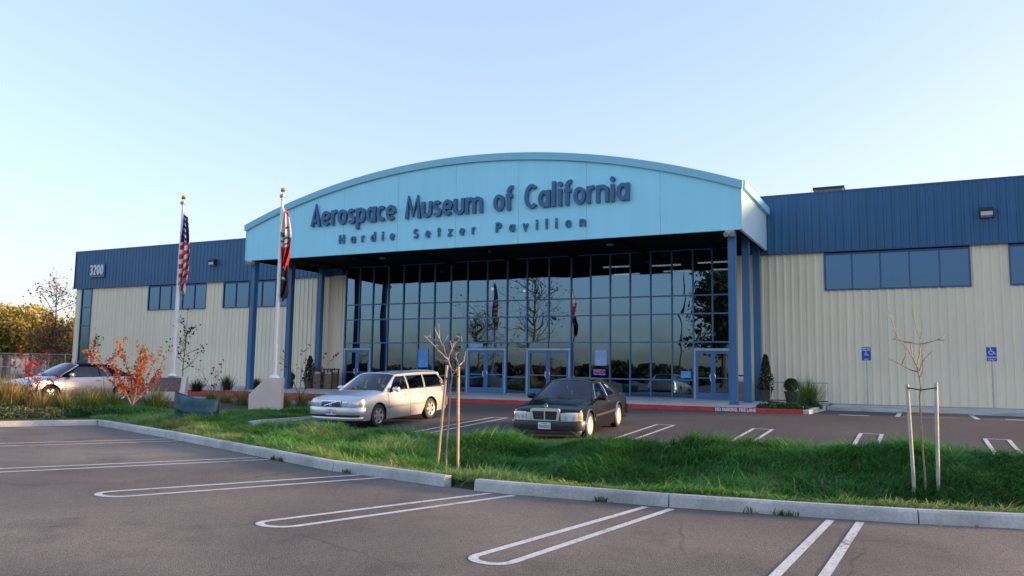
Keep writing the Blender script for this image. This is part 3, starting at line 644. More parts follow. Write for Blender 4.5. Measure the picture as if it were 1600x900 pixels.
# ------------------------------------------------------------------ street furniture
def ada_sign(x, variant, label):
    t = thing('parking_sign', label, 'sign', (x, 34.6, .1), rz=R(-4), group='accessible parking signs by the right wall')
    MB().tube([(0, 0, 0), (0, 0, 2.3)], .028, 8).build('post', galv, t)
    pl = MB().box(-.165, .165, -.045, -.03, 1.76, 2.28).build('plate', blue_sign, t)
    b = MB(); cz = 2.03 if variant == 1 else 1.96; sc = 1 if variant == 1 else .62
    def stroke(pts, wd):
        for (xa, za), (xb, zb) in zip(pts[:-1], pts[1:]):
            d = Vector((xb-xa, zb-za)).normalized(); n_ = Vector((-d.y, d.x))*wd/2
            b.quad((xa+n_.x, -.048, za+n_.y), (xb+n_.x, -.048, zb+n_.y), (xb-n_.x, -.048, zb-n_.y), (xa-n_.x, -.048, za-n_.y))
    stroke([(-.01+sc*p[0], cz+sc*p[1]) for p in ell(0, .06, .075, .075, 130, 385, 14)], .022*sc+.004)
    stroke([(-.03*sc, cz+.20*sc), (-.015*sc, cz+.09*sc), (.06*sc, cz+.08*sc), (.10*sc, cz-.01*sc), (.13*sc, cz+.0*sc)], .024*sc+.004)
    stroke([(-.025*sc, cz+.15*sc), (.05*sc, cz+.15*sc)], .018*sc+.003)
    stroke([(-.055*sc, cz+.225*sc), (-.015*sc, cz+.225*sc)], .04*sc)
    b.build('symbol', white_m, pl, recalc=False)
    if variant == 1:
        text_mesh('lettering', 'PARKING', .075, white_m, pl, (0, -.048, 1.885), (R(90), 0, 0), .002)
        text_mesh('lettering', 'ONLY', .09, white_m, pl, (0, -.048, 1.79), (R(90), 0, 0), .002)
    else:
        text_mesh('lettering', 'RESERVED', .065, white_m, pl, (0, -.048, 2.205), (R(90), 0, 0), .002)
        text_mesh('lettering', 'PARKING', .07, white_m, pl, (0, -.048, 2.13), (R(90), 0, 0), .002)
        text_mesh('lettering', 'ONLY', .06, white_m, pl, (0, -.048, 1.785), (R(90), 0, 0), .002)
ada_sign(-1.79, 0, 'blue accessible parking sign nearer the entrance, lettering above its wheelchair symbol')
ada_sign(2.44, 1, 'blue accessible parking sign at the far right, wheelchair symbol above its lettering')
bin_tan = mat('bin_tan', (.20, .13, .09), .8, var=.25, scale=12, bump=.4, bscale=50)
def bin_(x, y, label, z=.15):
    t = thing('litter_bin', label, 'bin', (x, y, z), group='pebble panel litter bins')
    MB().box(-.27, .27, -.27, .27, .02, .8).build('shell', bin_tan, t)
    b = MB()
    for sx in (-.27, .27):
        for sy in (-.27, .27): b.box(sx-.025, sx+.025, sy-.025, sy+.025, 0, 1.02)
    b.build('corner_posts', dark_metal, t); MB().box(-.31, .31, -.31, .31, 1.02, 1.08).build('lid', dark_metal, t); MB().box(-.24, .24, -.24, .24, .801, .9).build('liner', galv, t)
bin_(-28.95, 34.7, 'tan panelled litter bin with dark lid by the left wall, left of the pair')
bin_(-28.25, 34.75, 'tan panelled litter bin with dark lid by the left wall, nearest the doors')
bin_(-6.62, 34.6, 'tan litter bin half hidden behind the right canopy columns')
bench = thing('handrail', 'low grey two bar metal rail along the wall beside the potted plants', 'rail', (-4.3, 34.3, .15))
MB().tube([(-1.1, 0, 0), (-1.1, 0, .8), (1.1, 0, .8), (1.1, 0, 0)], .022, 6).build('top_bar', galv, bench)
MB().tube([(-1.1, 0, .08), (1.1, 0, .08)], .02, 6).build('lower_bar', dark_metal, bench)

# plinths and flagpoles
pl2 = at(410, 640, 28.3); z2 = -.22; p2 = Vector((-20.55, 21.85, z2))
t = thing('flagpole_plinth', 'tall white concrete plinth with one sloped shoulder under the taller looking flagpole', 'plinth', p2, rz=YAW+R(6))
MB().poly_prism([(-.58, -.3), (.5, -.3), (.5, 1.10), (-.02, 1.10), (-.58, .52)], -.30, .35).build('block', conc_white, t)
p1 = Vector((-34.85, 29.85-3.6, -.1))
p1 = at(262, 600, 31.2); p1.z = -.1
t = thing('flagpole_plinth', 'low white concrete plinth with a brown bronze plaque under the left flagpole', 'plinth', p1, rz=R(40))
MB().poly_prism([(-.45, 0), (.45, 0), (.45, .95), (.05, .95), (-.38, .35)], -.68, .68, ax='yz').build('block', conc_white, t)
pq = MB(); pq.add([(-.6, -.39, .40), (.5, -.39, .40), (.5, -.03, .90), (-.6, -.03, .90), (-.6, -.35, .36), (.5, -.35, .36), (.5, .01, .86), (-.6, .01, .86)], [(0, 1, 2, 3), (4, 7, 6, 5), (0, 4, 5, 1), (3, 2, 6, 7)])
pq.build('plaque', mat('bronze_plaque', (.12, .08, .06), .5, var=.25, scale=9), t)
def flagpole(base, top, label, r0=.085):
    t = thing('flagpole', label, 'flagpole', base, group='white flagpoles before the museum')
    H = top-base.z
    MB().lathe([(.2, 0), (.2, .03), (.13, .09), (r0, .12)], 16).build('base_collar', white_pole, t, smooth=True)
    MB().tube([(0, 0, .1), (0, 0, H*.5), (0, 0, H-.32)], [r0, r0*.85, r0*.55], 14).build('pole', white_pole, t, smooth=True)
    MB().lathe([(.09, H-.32), (.11, H-.28), (.11, H-.22), (.05, H-.19), (.02, H-.17), (.02, H-.12)], 12).build('truck', galv, t, smooth=True)
    MB().lathe([(.001, H-.13), (.06, H-.11), (.085, H-.04), (.06, H+.03), (.001, H+.045)], 14, cap=False).build('ball', gold, t, smooth=True)
    MB().tube([(r0+.01, -.02, 1.2), (r0*.6+.015, -.02, H-.35)], .006, 4).build('halyard', white_pole, t)
    return H
b1 = Vector((p1.x+.05, p1.y+.2, .85)); b2 = Vector((p2.x+.2, p2.y+.1, z2+1.1))
flagpole(b1, 7.95, 'white flagpole with gold ball carrying the striped flag, left of the canopy')
flagpole(b2, 7.68, 'white flagpole with gold ball in front of the canopy corner, carrying two flags')
def flag(name, label, base, ztop, L, W0, W1, colfn, mats, side=1, ph=0, slant=.25, nu=36, nv=130):
    """limp cloth: a sheet hung in tight folds beside its pole"""
    P = []
    for j in range(nv+1):
        v = j/nv; row = []
        wd = W0+(W1-W0)*math.sin(min(1, v*1.15)*math.pi*.62)
        for i in range(nu+1):
            u = i/nu
            a = u*math.pi*2*2.1+ph+v*1.6
            x_ = .05+wd*(u+.10*math.sin(a*1.3+v*5)); y_ = (.035+.10*min(1, v*2.5))*math.sin(a)
            z_ = -L*v-.32*L*slant*u*(1-.3*v)-.03*math.sin(9*v+6*u)
            if v > .93: z_ += L*.07*(v-.93)/.07*math.sin(u*7)
            x_ *= (1-.25*max(0, v-.8)/.2*u); x_ -= .10*max(0, v-.55)
            q = RT*x_*side-FW*y_; row.append((q.x, q.y, z_))
        P.append(row)
    b = MB(); b.grid(P); b.mi = [colfn((k % nu)/nu, (k//nu)/nv) for k in range(nu*nv)]
    o = b.build(name, mats, None, smooth=True, angle=80, recalc=False); o.location = (base.x, base.y, ztop)
    tag(o, label, 'flag'); so_ = o.modifiers.new('thick', 'SOLIDIFY'); so_.thickness = .004; return o
fr_, fw_, fb_, fk_, fg_ = (mat('flag_red', (.50, .03, .04), .8, var=.06), mat('flag_white', (.72, .68, .64), .8, var=.05), mat('flag_blue', (.02, .025, .12), .8, var=.08), mat('flag_black', (.012, .013, .016), .8, var=.1), mat('flag_green', (.06, .2, .12), .8))
fbr = mat('flag_brown', (.10, .06, .04), .8)
def usf(u, v):
    if v+.12*u < .42:
        k = int(v*26); return 1 if (k % 2 == 1 and int(u*7+k) % 2 == 0 and .1 < u < .9) else 2
    return int((v*1.0+u*.24)*17.0) % 2
flag('flag', 'limp flag of red and white stripes with starred blue canton on the left pole', b1, 7.32, 2.95, .18, .37, usf, [fr_, fw_, fb_], 1, .4, .3)
def caf(u, v):
    if v < .46: return 3 if (.27 < v < .36 and .45 < u < .75 and int(u*20+v*50) % 3) else (0 if v < .06 and u > .4 else 1)
    if v+.15*u < .54: return 2
    if v+.1*u < .70: return 3 if int((v*30+u*8)) % 3 == 0 else (0 if u > .8 else 1)
    return 0
flag('flag', 'limp white and red flag with brown emblem, above the black flag', b2, 7.0, 2.05, .20, .36, caf, [fr_, fw_, fg_, fbr], 1, 1.2, .35)
def bkf(u, v):
    return 1 if (.04 < v < .13 and .2 < u < .7) or (.38 < v < .45 and u < .6) else 0
flag('flag', 'limp black flag with white marks hanging below the white and red flag', b2, 4.95, 1.22, .26, .30, bkf, [fk_, mat('flag_grey', (.4, .4, .42), .8)], 1, 2.0, .2, nv=100)
# teal insulated cover bag
teal = mat('teal_bag', (.010, .062, .075), .5, var=.3, scale=5, bump=.8, bscale=7)
b = MB(); n1, n2 = 26, 14
for s in (-1, 1):
    P = []
    for j in range(n2+1):
        v = j/n2; row = []
        for i in range(n1+1):
            u = i/n1; pinch = min(1, 6*u*(1-u))**.6*min(1, 2.2*(1-v)+.02)**.7
            x_ = (u-.5)*(1.50-.05*math.sin(v*6))+.04*v; top = .84-.17*u-.10*math.sin(u*math.pi)**.8
            z_ = v*top; pinch = min(1, 7*u*(1-u))**.55*min(1, 3.2*(1-v)+.03)**.6
            fold = .06 if (v < .38 and u > .5) else 0
            y_ = s*(.015+.22*pinch+.03*math.sin(u*13+v*7)*pinch+(.03*math.sin(v*16)+fold)*pinch)
            row.append((x_, y_, z_))
        P.append(row)
    b.grid(P)
t = thing('equipment_cover', 'dark teal padded bag cover slumped on the grass beside the kerb', 'cover', (-18.15, 16.5, -.36), rz=R(16)); t.scale = (.9, .9, 1.08)
b.build('bag', teal, t, smooth=True, angle=70, weld=True)
b = MB()
for sg in (-1, 1):      # lower lobe sagging out at the right
    b.grid([[(.02+.72*i/12, -.20+sg*(.004+.15*(min(1, 5*(i/12)*(1-i/12))**.6)*(min(1, 5*(j/8)*(1-j/8))**.6))-.03*math.sin(i*1.3), -.03+.33*j/8+.015*math.sin(i*.9)) for i in range(13)] for j in range(9)])
b.build('lower_flap', teal, t, smooth=True, angle=70, weld=True)
MB().box(.10, .66, -.30, -.26, .245, .27).build('flap_seam', mat('teal_dark', (.006, .04, .045), .6), t)
MB().tube([(.79, -.03, .02), (.815, -.03, .4), (.80, -.03, .80)], .012, 5).build('edge_cord', mat('teal_dark', (.006, .04, .045), .6), t)

# ------------------------------------------------------------------ cars
def car(spec, name, label, loc, rz, pitch=0):
    root = thing(name, label, 'car', loc); root.rotation_euler = Matrix.Rotation(rz, 3, 'Z').to_euler()
    root.rotation_euler = (Matrix.Rotation(rz, 3, 'Z') @ Matrix.Rotation(pitch, 3, 'Y')).to_euler()
    s = spec; F, Rr, hw, xf, xr, RW = s['F'], s['R'], s['W']/2, s['xf'], s['xr'], s['rw']
    pm = s['paint']; AR = RW+.055
    belt = lambda x: float(np.interp(x, *zip(*s['belt']))); deck = lambda x: float(np.interp(x, *zip(*s['deck'])))
    dxf, dxr, NS = s.get('dxf', .42), s.get('dxr', .4), 3.6
    def wplan(x):
        if x > F-dxf: return hw*max(0, 1-((x-(F-dxf))/dxf)**NS)**(1/NS)
        if x < Rr+dxr: return hw*max(0, 1-(((Rr+dxr)-x)/dxr)**NS)**(1/NS)
        return hw
    prof = lambda z, zb: float(np.interp(z, [.15, .3, .5, .62, .8, zb], [.955, .985, 1.0, .995, .975, .925]))
    ys_ = lambda x, z: wplan(x)*prof(z, belt(x))
    def zbot(x):
        z = s['sill'] if xr < x < xf else np.interp(x, [Rr, Rr+.3, xr, xf, F-.3, F], [.32, .24, .2, .2, .22, .26])
        for c in (xf, xr):
            if abs(x-c) < AR: z = max(z, RW+math.sqrt(max(0, AR*AR-(x-c)**2)))
        return float(z)
    st = list(np.linspace(Rr+.02*dxr, Rr+dxr, 9))+list(np.linspace(Rr+dxr, F-dxf, 30)[1:-1])+list(np.linspace(F-dxf, F-.02*dxf, 10))
    for c in (xf, xr): st += [c+AR*math.sin(R(a)) for a in range(-90, 91, 9)]
    st = sorted(st); st = [x for i, x in enumerate(st) if i == 0 or x-st[i-1] > .008]
    fr = [0, .1, .25, .42, .6, .78, .92, 1.0]; cab0, cab1 = s['cab']
    b = MB(); rows = []
    for x in st:
        zb, zt = zbot(x), belt(x); zc = deck(x); w_ = wplan(x); half = []
        for f in fr:
            z = zb+(zt-zb)*f; half.append((x, w_*prof(z, zt), z))
        yb = half[-1][1]
        half += [(x, yb*.90, zt+(zc-zt)*.45), (x, yb*.66, zt+(zc-zt)*.78), (x, yb*.33, zt+(zc-zt)*.95), (x, 0, zc)]
        rows.append(half+[(p[0], -p[1], p[2]) for p in half[-2::-1]])
    nh = len(rows[0])
    b.grid(rows)
    b.mi = []
    for i in range(len(st)-1):
        for j in range(nh-1):
            top = len(fr)-1 <= j <= nh-1-len(fr)
            b.mi.append(1 if top and cab0 < (st[i]+st[i+1])/2 < cab1 else 0)
    b.add(rows[0], [tuple(range(nh))], 0); b.add(rows[-1], [tuple(range(nh-1, -1, -1))], 0)
    b.build('body', [pm, dark_in], root, smooth=True, angle=28, weld=True)
    # underbody and wheel housings
    u = MB().box(Rr+.25, F-.25, -hw+.28, hw-.28, .16, .55)
    for c in (xf, xr):
        for sg in (-1, 1):
            P = []
            for a in range(-8, 189, 14): P.append([(c+(AR+.004)*math.cos(R(a)), sg*(hw-.30), RW+(AR+.004)*math.sin(R(a))), (c+(AR+.004)*math.cos(R(a)), sg*(hw-.03), RW+(AR+.004)*math.sin(R(a)))])
            u.grid(P)
    u.build('underbody', black_m, root)
    # wheels
    for c in (xf, xr):
        for sg in (-1, 1):
            wh = empty('wheel', (c, sg*(hw-.115), RW)); wh.parent = root
            if sg < 0: wh.rotation_euler = (0, 0, math.pi)
            tw = .095; ri = RW*.66
            MB().lathe([(ri, -tw), (RW-.03, -tw), (RW, -tw+.03), (RW, tw-.03), (RW-.025, tw), (ri+.02, tw+.004), (ri, tw-.004), (ri, -tw)], 40, axis='y', cap=False).build('tyre', black_m, wh, smooth=True, angle=50)
            rb = MB(); rm = s['rim']
            rb.lathe([(ri+.004, .07), (ri+.004, .095), (ri-.02, .09), (ri-.025, .02)], 36, axis='y', cap=False)
            rb.lathe([(ri-.02, .01), (.0, .01)], 24, axis='y', cap=False, mi=1)
            if rm == 'spoke':
                for k in range(6):
                    a = 2*math.pi*k/6
                    Pq = [(.03, .05), (ri-.015, .035), (ri-.015, -.035), (.03, -.05)]
                    vs = [(p[0]*math.cos(a)-p[1]*math.sin(a), .075-.02*(p[0] > .1)*0, p[0]*math.sin(a)+p[1]*math.cos(a)) for p in Pq]
                    rb.add([(v[0], .083, v[2]) for v in vs]+[(v[0]*1.02, .045, v[2]*1.02) for v in vs], [(0, 1, 2, 3), (0, 4, 5, 1), (2, 6, 7, 3)])
                rb.lathe([(.06, .05), (.06, .088), (.0, .094)], 16, axis='y', cap=False)
            else:
                nsl = 15
                for k in range(nsl):      # flat disc with slots near its edge
                    a0 = 2*math.pi*k/nsl; da = 2*math.pi/nsl
                    pt = lambda r_, a_: (r_*math.cos(a_), .086-.012*(r_/ri)**2, r_*math.sin(a_))
                    for (ra, rb2, fa, fb) in ((.0, ri*.70, 0, 1), (ri*.70, ri*.88, 0, .52), (ri*.88, ri*1.0, 0, 1)):
                        for h_ in range(2):
                            f0 = fa+(fb-fa)*h_/2; f1 = fa+(fb-fa)*(h_+1)/2
                            rb.quad(pt(ra, a0+da*f0), pt(rb2, a0+da*f0), pt(rb2, a0+da*f1), pt(ra, a0+da*f1))
                rb.lathe([(.05, .07), (.05, .092), (.0, .096)], 16, axis='y', cap=False)
            rb.build('rim', [s['rimmat'], black_m], wh, smooth=True, angle=40)
            if s.get('arch'):
                MB().tube([(c+(AR+.012)*math.cos(R(a)), sg*(ys_(c, .62)-.0), RW+(AR+.012)*math.sin(R(a))) for a in range(8, 173, 10)], .017, 6).build('wheel_arch_trim', s['arch'], root, smooth=True)
    # greenhouse
    yb = lambda x: ys_(min(max(x, -9), 9), belt(x))-.012
    zr, yr = s['zroof'], s['yroof']; bx0, tx0 = s['wind']; bx1, tx1 = s['back']       # windscreen base/top x, back glass base/top x
    def side(x, z):
        zb_ = belt(x); t_ = min(1, max(0, (z-zb_)/(zr-zb_))); return yb(x)*(1-t_)+yr*t_+.018*math.sin(math.pi*t_)
    outer = s['side_outline']
    dense = lambda poly, st_=.12: [tuple(Vector(poly[i]).lerp(Vector(poly[(i+1) % len(poly)]), k/max(1, int((Vector(poly[i])-Vector(poly[(i+1) % len(poly)])).length/st_)))) for i in range(len(poly)) for k in range(max(1, int((Vector(poly[i])-Vector(poly[(i+1) % len(poly)])).length/st_)))]
    roofm = s.get('roofmat', pm)
    for sg in (-1, 1):
        loops = [dense(outer)]+[dense(wv) for wv in s['windows']]
        flat = [p for l in loops for p in l]
        tris = tessellate_polygon([[Vector((p[0], p[1], 0)) for p in l] for l in loops])
        b = MB(); b.add([(p[0], sg*side(*p), p[1]) for p in flat], [tuple(t_) for t_ in tris])
        b.build('window_surround', s.get('sidemat', roofm), root, smooth=True, angle=60)
        for wv in s['windows']:
            l = dense(wv); tr = tessellate_polygon([[Vector((p[0], p[1], 0)) for p in l]])
            MB().add([(p[0], sg*(side(*p)-.012), p[1]) for p in l], [tuple(t_) for t_ in tr]).build('side_window', car_glass, root, smooth=True, angle=60)
            if s.get('wtrim'): MB().tube([(p[0], sg*(side(*p)+.004), p[1]) for p in l+[l[0]]], .009, 4).build('window_trim', s['wtrim'], root)
    # roof
    NX, NY = 12, 10; P = []
    rx = [tx1+(tx0-tx1)*i/NX for i in range(NX+1)]
    rz_ = lambda x: zr+s.get('rise', .03)*math.sin(math.pi*min(1, max(0, (x-tx1)/(tx0-tx1)))*.9+.15)
    for x in rx: P.append([(x, yr*math.sin(R(a)), rz_(x)+.055*(math.cos(R(a)))-.0) for a in np.linspace(-90, 90, NY+1)])
    b = MB().grid(P); b.build('roof', roofm, root, smooth=True, angle=60)
    # windscreen and back glass
    def screen(bx, tx, bow, nm, pm2):
        P = []; zb_ = deck(bx); n_ = 10
        for j in range(7):
            v = j/6; row = []
            for i in range(n_+1):
                a = np.linspace(-1, 1, n_+1)[i]
                yy = (yb(bx)*.965*(1-v)+yr*.985*v)*a; x_ = bx*(1-v)+tx*v+bow*(1-a*a)*(1-.35*v); ztop = rz_(tx)+.055*math.sqrt(max(0, 1-a*a)); z0_ = belt(bx)+(zb_-belt(bx))*(1-a*a)
                row.append((x_, yy, z0_*(1-v)+ztop*v+.01*math.sin(math.pi*v)))
            P.append(row)
        MB().grid(P).build(nm, car_glass, root, smooth=True, angle=80)
        for k in (0, n_):
            MB().tube([Vector(P[j][k])+Vector((0, (.012 if k else -.012), 0)) for j in range(7)], .028, 6).build('pillar', pm2, root, smooth=True)
        MB().tube([P[6][i] for i in range(n_+1)], .018, 6).build('header', s.get('header', roofm), root, smooth=True)
        MB().tube([P[0][i] for i in range(n_+1)], .016, 6).build('screen_seal', black_m, root)
        return P
    Pw = screen(bx0, tx0, .10, 'windscreen', s.get('sidemat2', roofm)); screen(bx1, tx1, -.08, 'back_window', roofm)
    for sg in (-1, 1):
        MB().tube([(x, sg*(yr-.0), rz_(x)-.002) for x in rx], .022, 6).build('roof_rail', s.get('rail', roofm), root, smooth=True)
    # wipers, interior
    for k in (3, 7):
        a = Vector(Pw[0][k])+Vector((.05, 0, .015)); c = Vector(Pw[1][k-3])+Vector((.035, 0, .02)); MB().tube([a, c], .009, 4).build('wiper', black_m, root)
    seat = mat('seat_'+s['key'], s.get('seat', (.05, .05, .05)), .8)
    for sg in (-1, 1):
        b = MB(); b.box(-.28, -.10, sg*.37-.25, sg*.37+.25, .5, 1.05); b.box(-.25, -.15, sg*.37-.13, sg*.37+.13, 1.10, 1.26)
        b.build('seat', seat, root)
    MB().box(-1.15, -1.0, -.6, .6, .5, 1.0).build('rear_bench', seat, root)
    MB().tube([(.42+.06*math.sin(R(a)), .37+.18*math.cos(R(a)), 1.0+.16*math.sin(R(a))) for a in range(0, 361, 20)], .014, 5).build('steering_wheel', black_m, root)
    # bands around the nose and tail
    def outline(y_or_ang, front=True): pass
    def band(y0, y1, z0, z1, out, m_, nm, front=True, n_=14, label=None, shrink=0):
        """strip following the plan outline between two plan angles (deg; 0 = centre, +left)"""
        rowsb = []; dx = dxf if front else dxr
        for a in np.linspace(y0, y1, n_+1):
            th = R(a); c, s_ = abs(math.cos(th))**(2/NS), abs(math.sin(th))**(2/NS)*math.copysign(1, math.sin(th))
            def pt(o_, z): return (((F-dx)+(dx+o_)*c-.0) if front else ((Rr+dx)-(dx+o_)*c), (hw+o_*.8)*s_*prof(z, belt((F-dx) if front else Rr+dx)), z)
            rowsb.append([pt(-.03, z0), pt(out*.75, z0), pt(out, z0+min(.03, (z1-z0)*.3)), pt(out, z1-min(.03, (z1-z0)*.3)), pt(out*.75, z1), pt(-.03, z1)])
        b = MB().grid(rowsb); b.add(rowsb[0], [tuple(range(6))]); b.add(rowsb[-1], [tuple(range(5, -1, -1))])
        return b.build(nm, m_, root, smooth=True, angle=35, weld=True)
    s['extra'](root, band, side, ys_, belt, deck)
    # door seams, handles, mouldings
    for x_, z0, z1 in s['seams']:
        for sg in (-1, 1):
            MB().tube([(x_+s.get('lean', 0)*(z-.6), sg*(ys_(x_, z)+.0005), z) for z in np.linspace(z0, z1, 10)], .0055, 4).build('door_seam', black_m, root)
    for x_ in s['handles']:
        for sg in (-1, 1):
            MB().box(x_-.09, x_+.09, min(sg*(ys_(x_, .8)-.01), sg*(ys_(x_, .8)+.028)), max(sg*(ys_(x_, .8)-.01), sg*(ys_(x_, .8)+.028)), s['hz']-.016, s['hz']+.016).build('door_handle', s['handlemat'], root)
    for sg in (-1, 1):
        z_ = s['mz']; xsn = np.linspace(xr+AR+.03, xf-AR-.03, 14)
        b = MB(); b.grid([[(x, sg*(ys_(x, z_)-.005), z_-.032), (x, sg*(ys_(x, z_)+.014), z_-.026), (x, sg*(ys_(x, z_)+.014), z_+.026), (x, sg*(ys_(x, z_)-.005), z_+.032)] for x in xsn]); b.build('side_moulding', s['mould'], root)
        mx_, my_, mz_ = s['mirror']; yy = sg*(my_)
        b = MB(); b.lathe([(.0, -.09), (.07, -.085), (.095, -.04), (.095, .06), (.085, .085), (.0, .09)], 10, axis='y', c=(0, 0, 0), cap=False)
        b.v = [(mx_+v[0]*.75, yy+v[1]*1.15, mz_+v[2]*.78) for v in b.v]; mo = b.build('mirror', s['mirmat'], root, smooth=True)
        MB().box(mx_-.07, mx_-.062, yy-.08, yy+.08, mz_-.05, mz_+.05).build('mirror_glass', chrome, mo)
        MB().tube([(mx_, yy-sg*.05, mz_-.02), (mx_+.03, yy-sg*.17, mz_-.07)], .03, 6).build('mirror_stalk', black_m, mo)
    return root
def plate(root, x, z, txt, m_=None):
    p = empty('licence_plate', (x, 0, z)); p.parent = root
    MB().box(-.012, .0, -.155, .155, -.078, .078).build('plate', mat('plate_white', (.72, .72, .72), .4, var=.03), p)
    text_mesh('lettering', txt, .085, mat('plate_blue', (.03, .05, .2), .5), p, (.003, 0, -.045), (R(90), 0, R(90)), .002, .8)
    text_mesh('lettering', 'California', .038, mat('plate_red', (.5, .04, .04), .5), p, (.003, 0, .04), (R(90), 0, R(90)), .001, 1)
silver = mat('silver_paint', (.60, .63, .66), .32, metal=.75, var=.02, coat=.8)
silver2 = mat('pale_silver_paint', (.44, .44, .44), .32, metal=.7, var=.02, coat=.8)
blackp = mat('black_paint', (.006, .006, .0065), .2, var=.05, coat=.35, spec=.2)
lamp_glass = mat('headlamp', (.62, .68, .72), .10, metal=.25, var=.35, scale=14, coat=1)
amber = mat('amber_lens', (.75, .22, .02), .2, coat=1, var=.1)
redlens = mat('red_lens', (.45, .02, .02), .2, coat=1, var=.1)
alloy = mat('alloy', (.62, .62, .62), .3, metal=.85, var=.04)
soft_top = mat('soft_top', (.010, .009, .011), .95, spec=.1, var=.3, bump=.3, bscale=60)
grey_trim = mat('grey_trim', (.10, .10, .105), .5)
def volvo_extra(root, band, side, ys_, belt, deck):
    band(-84, 84, .33, .58, .05, silver, 'front_bumper'); band(-60, 60, .335, .40, .056, black_m, 'air_intake'); band(-78, 78, .24, .325, .03, silver, 'chin_spoiler')
    for sg in (-1, 1): band(sg*11, sg*60, .605, .75, .03, lamp_glass, 'headlight'); band(sg*60.5, sg*74, .61, .73, .026, amber, 'turn_signal')
    g = band(-9, 9, .60, .765, .045, chrome, 'grille'); band(-8, 8, .618, .75, .052, grey_trim, 'grille_mesh')
    o = MB().tube([(2.30+.03, -.22, .63), (2.30+.03, .22, .745)], .014, 6).build('grille_bar', chrome, root)
    b = MB().tube([(2.335, .05*math.cos(R(a)), .688+.05*math.sin(R(a))) for a in range(0, 361, 30)], .008, 5).build('emblem', chrome, root)
    plate(root, 2.335, .465, '4CMV 183')
    band(-84, 84, .34, .62, .05, silver, 'rear_bumper', front=False)
    for sg in (-1, 1): MB().box(-2.47, -2.41, min(sg*.58, sg*.68), max(sg*.58, sg*.68), .68, .90).build('tail_light', redlens, root)
volvo = dict(key='wagon', F=2.27, R=-2.44, W=1.76, xf=1.33, xr=-1.33, rw=.315, sill=.19, paint=silver, cab=(-2.2, .98),
    belt=[(-2.44, .90), (-2.2, .95), (-1, .955), (.9, .94), (1.2, .90), (1.9, .815), (2.27, .74)], deck=[(-2.44, .93), (-2.2, .97), (.9, .965), (1.05, 1.0), (1.25, .985), (1.9, .885), (2.2, .80), (2.27, .77)],
    zroof=1.37, yroof=.60, wind=(1.02, .22), back=(-2.36, -2.08), rise=.03,
    side_outline=[(1.02, .945), (-2.36, .945), (-2.08, 1.375), (.22, 1.375)],
    windows=[[(.72, .97), (-.16, .97), (-.20, 1.335), (.22, 1.335), (.42, 1.215)], [(-.27, .97), (-1.03, .97), (-1.13, 1.335), (-.30, 1.335)], [(-1.14, .97), (-2.17, .99), (-2.0, 1.32), (-1.23, 1.335)]],
    seams=[(.86, .3, .93), (-.22, .25, .93), (-1.1, .62, .93)], handles=(-.05, -.92), hz=.82, mz=.52, mould=mat('grey_moulding', (.30, .30, .30), .4, metal=.4), handlemat=silver, mirror=(.66, .97, 1.0), mirmat=silver,
    rim='spoke', rimmat=alloy, extra=volvo_extra, wtrim=black_m, seat=(.16, .13, .10))
zv = float(lotz(19.9))
car(volvo, 'station_wagon', 'silver estate car with roof running to the tail, parked facing the grass', (-14.2, 19.85, zv), R(-90), .042)
def merc_extra(root, band, side, ys_, belt, deck):
    bright = mat('bright_trim', (.72, .73, .74), .32, metal=.55, var=.03)
    bm_ = mat('bumper_black', (.03, .03, .033), .4)
    band(-84, 84, .26, .49, .07, bm_, 'front_bumper'); band(-84, 84, .475, .50, .078, chrome, 'bumper_trim'); band(-76, 76, .16, .255, .02, bm_, 'chin_spoiler')
    for sg in (-1, 1):
        band(sg*12.5, sg*20, .51, .67, .012, bright, 'headlight_bezel', n_=6); band(sg*20.5, sg*55, .505, .685, .022, lamp_glass, 'headlight'); band(sg*55.5, sg*76, .50, .685, .026, amber, 'turn_signal')
    g = empty('grille', (2.205, 0, .615)); g.parent = root
    MB().poly_prism([(-.33, -.13), (.33, -.13), (.37, .12), (.34, .155), (-.34, .155), (-.37, .12)], -.03, .05, ax='yz').build('shell', bright, g)
    MB().poly_prism([(-.28, -.105), (.28, -.105), (.315, .095), (-.315, .095)], .045, .056, ax='yz').build('mesh', black_m, g)
    for k in range(4): MB().box(.054, .064, -.30, .30, -.085+k*.045, -.078+k*.045).build('slat', grey_trim, g)
    MB().box(.055, .07, -.012, .012, -.105, .10).build('centre_bar', bright, g)
    e = MB().tube([(2.16, .042*math.cos(R(a)), .84+.042*math.sin(R(a))) for a in range(0, 361, 24)], .006, 5)
    for a in (90, 210, 330): e.tube([(2.16, 0, .84), (2.16, .042*math.cos(R(a)), .84+.042*math.sin(R(a)))], .005, 4)
    e.tube([(2.16, 0, .76), (2.16, 0, .80)], .008, 5); e.build('emblem', chrome, root)
    plate(root, 2.29, .375, '3NAZ555')
    band(-84, 84, .33, .58, .07, bm_, 'rear_bumper', front=False)
    for sg in (-1, 1): band(sg*28, sg*52, .62, .78, .015, redlens, 'tail_light', front=False)
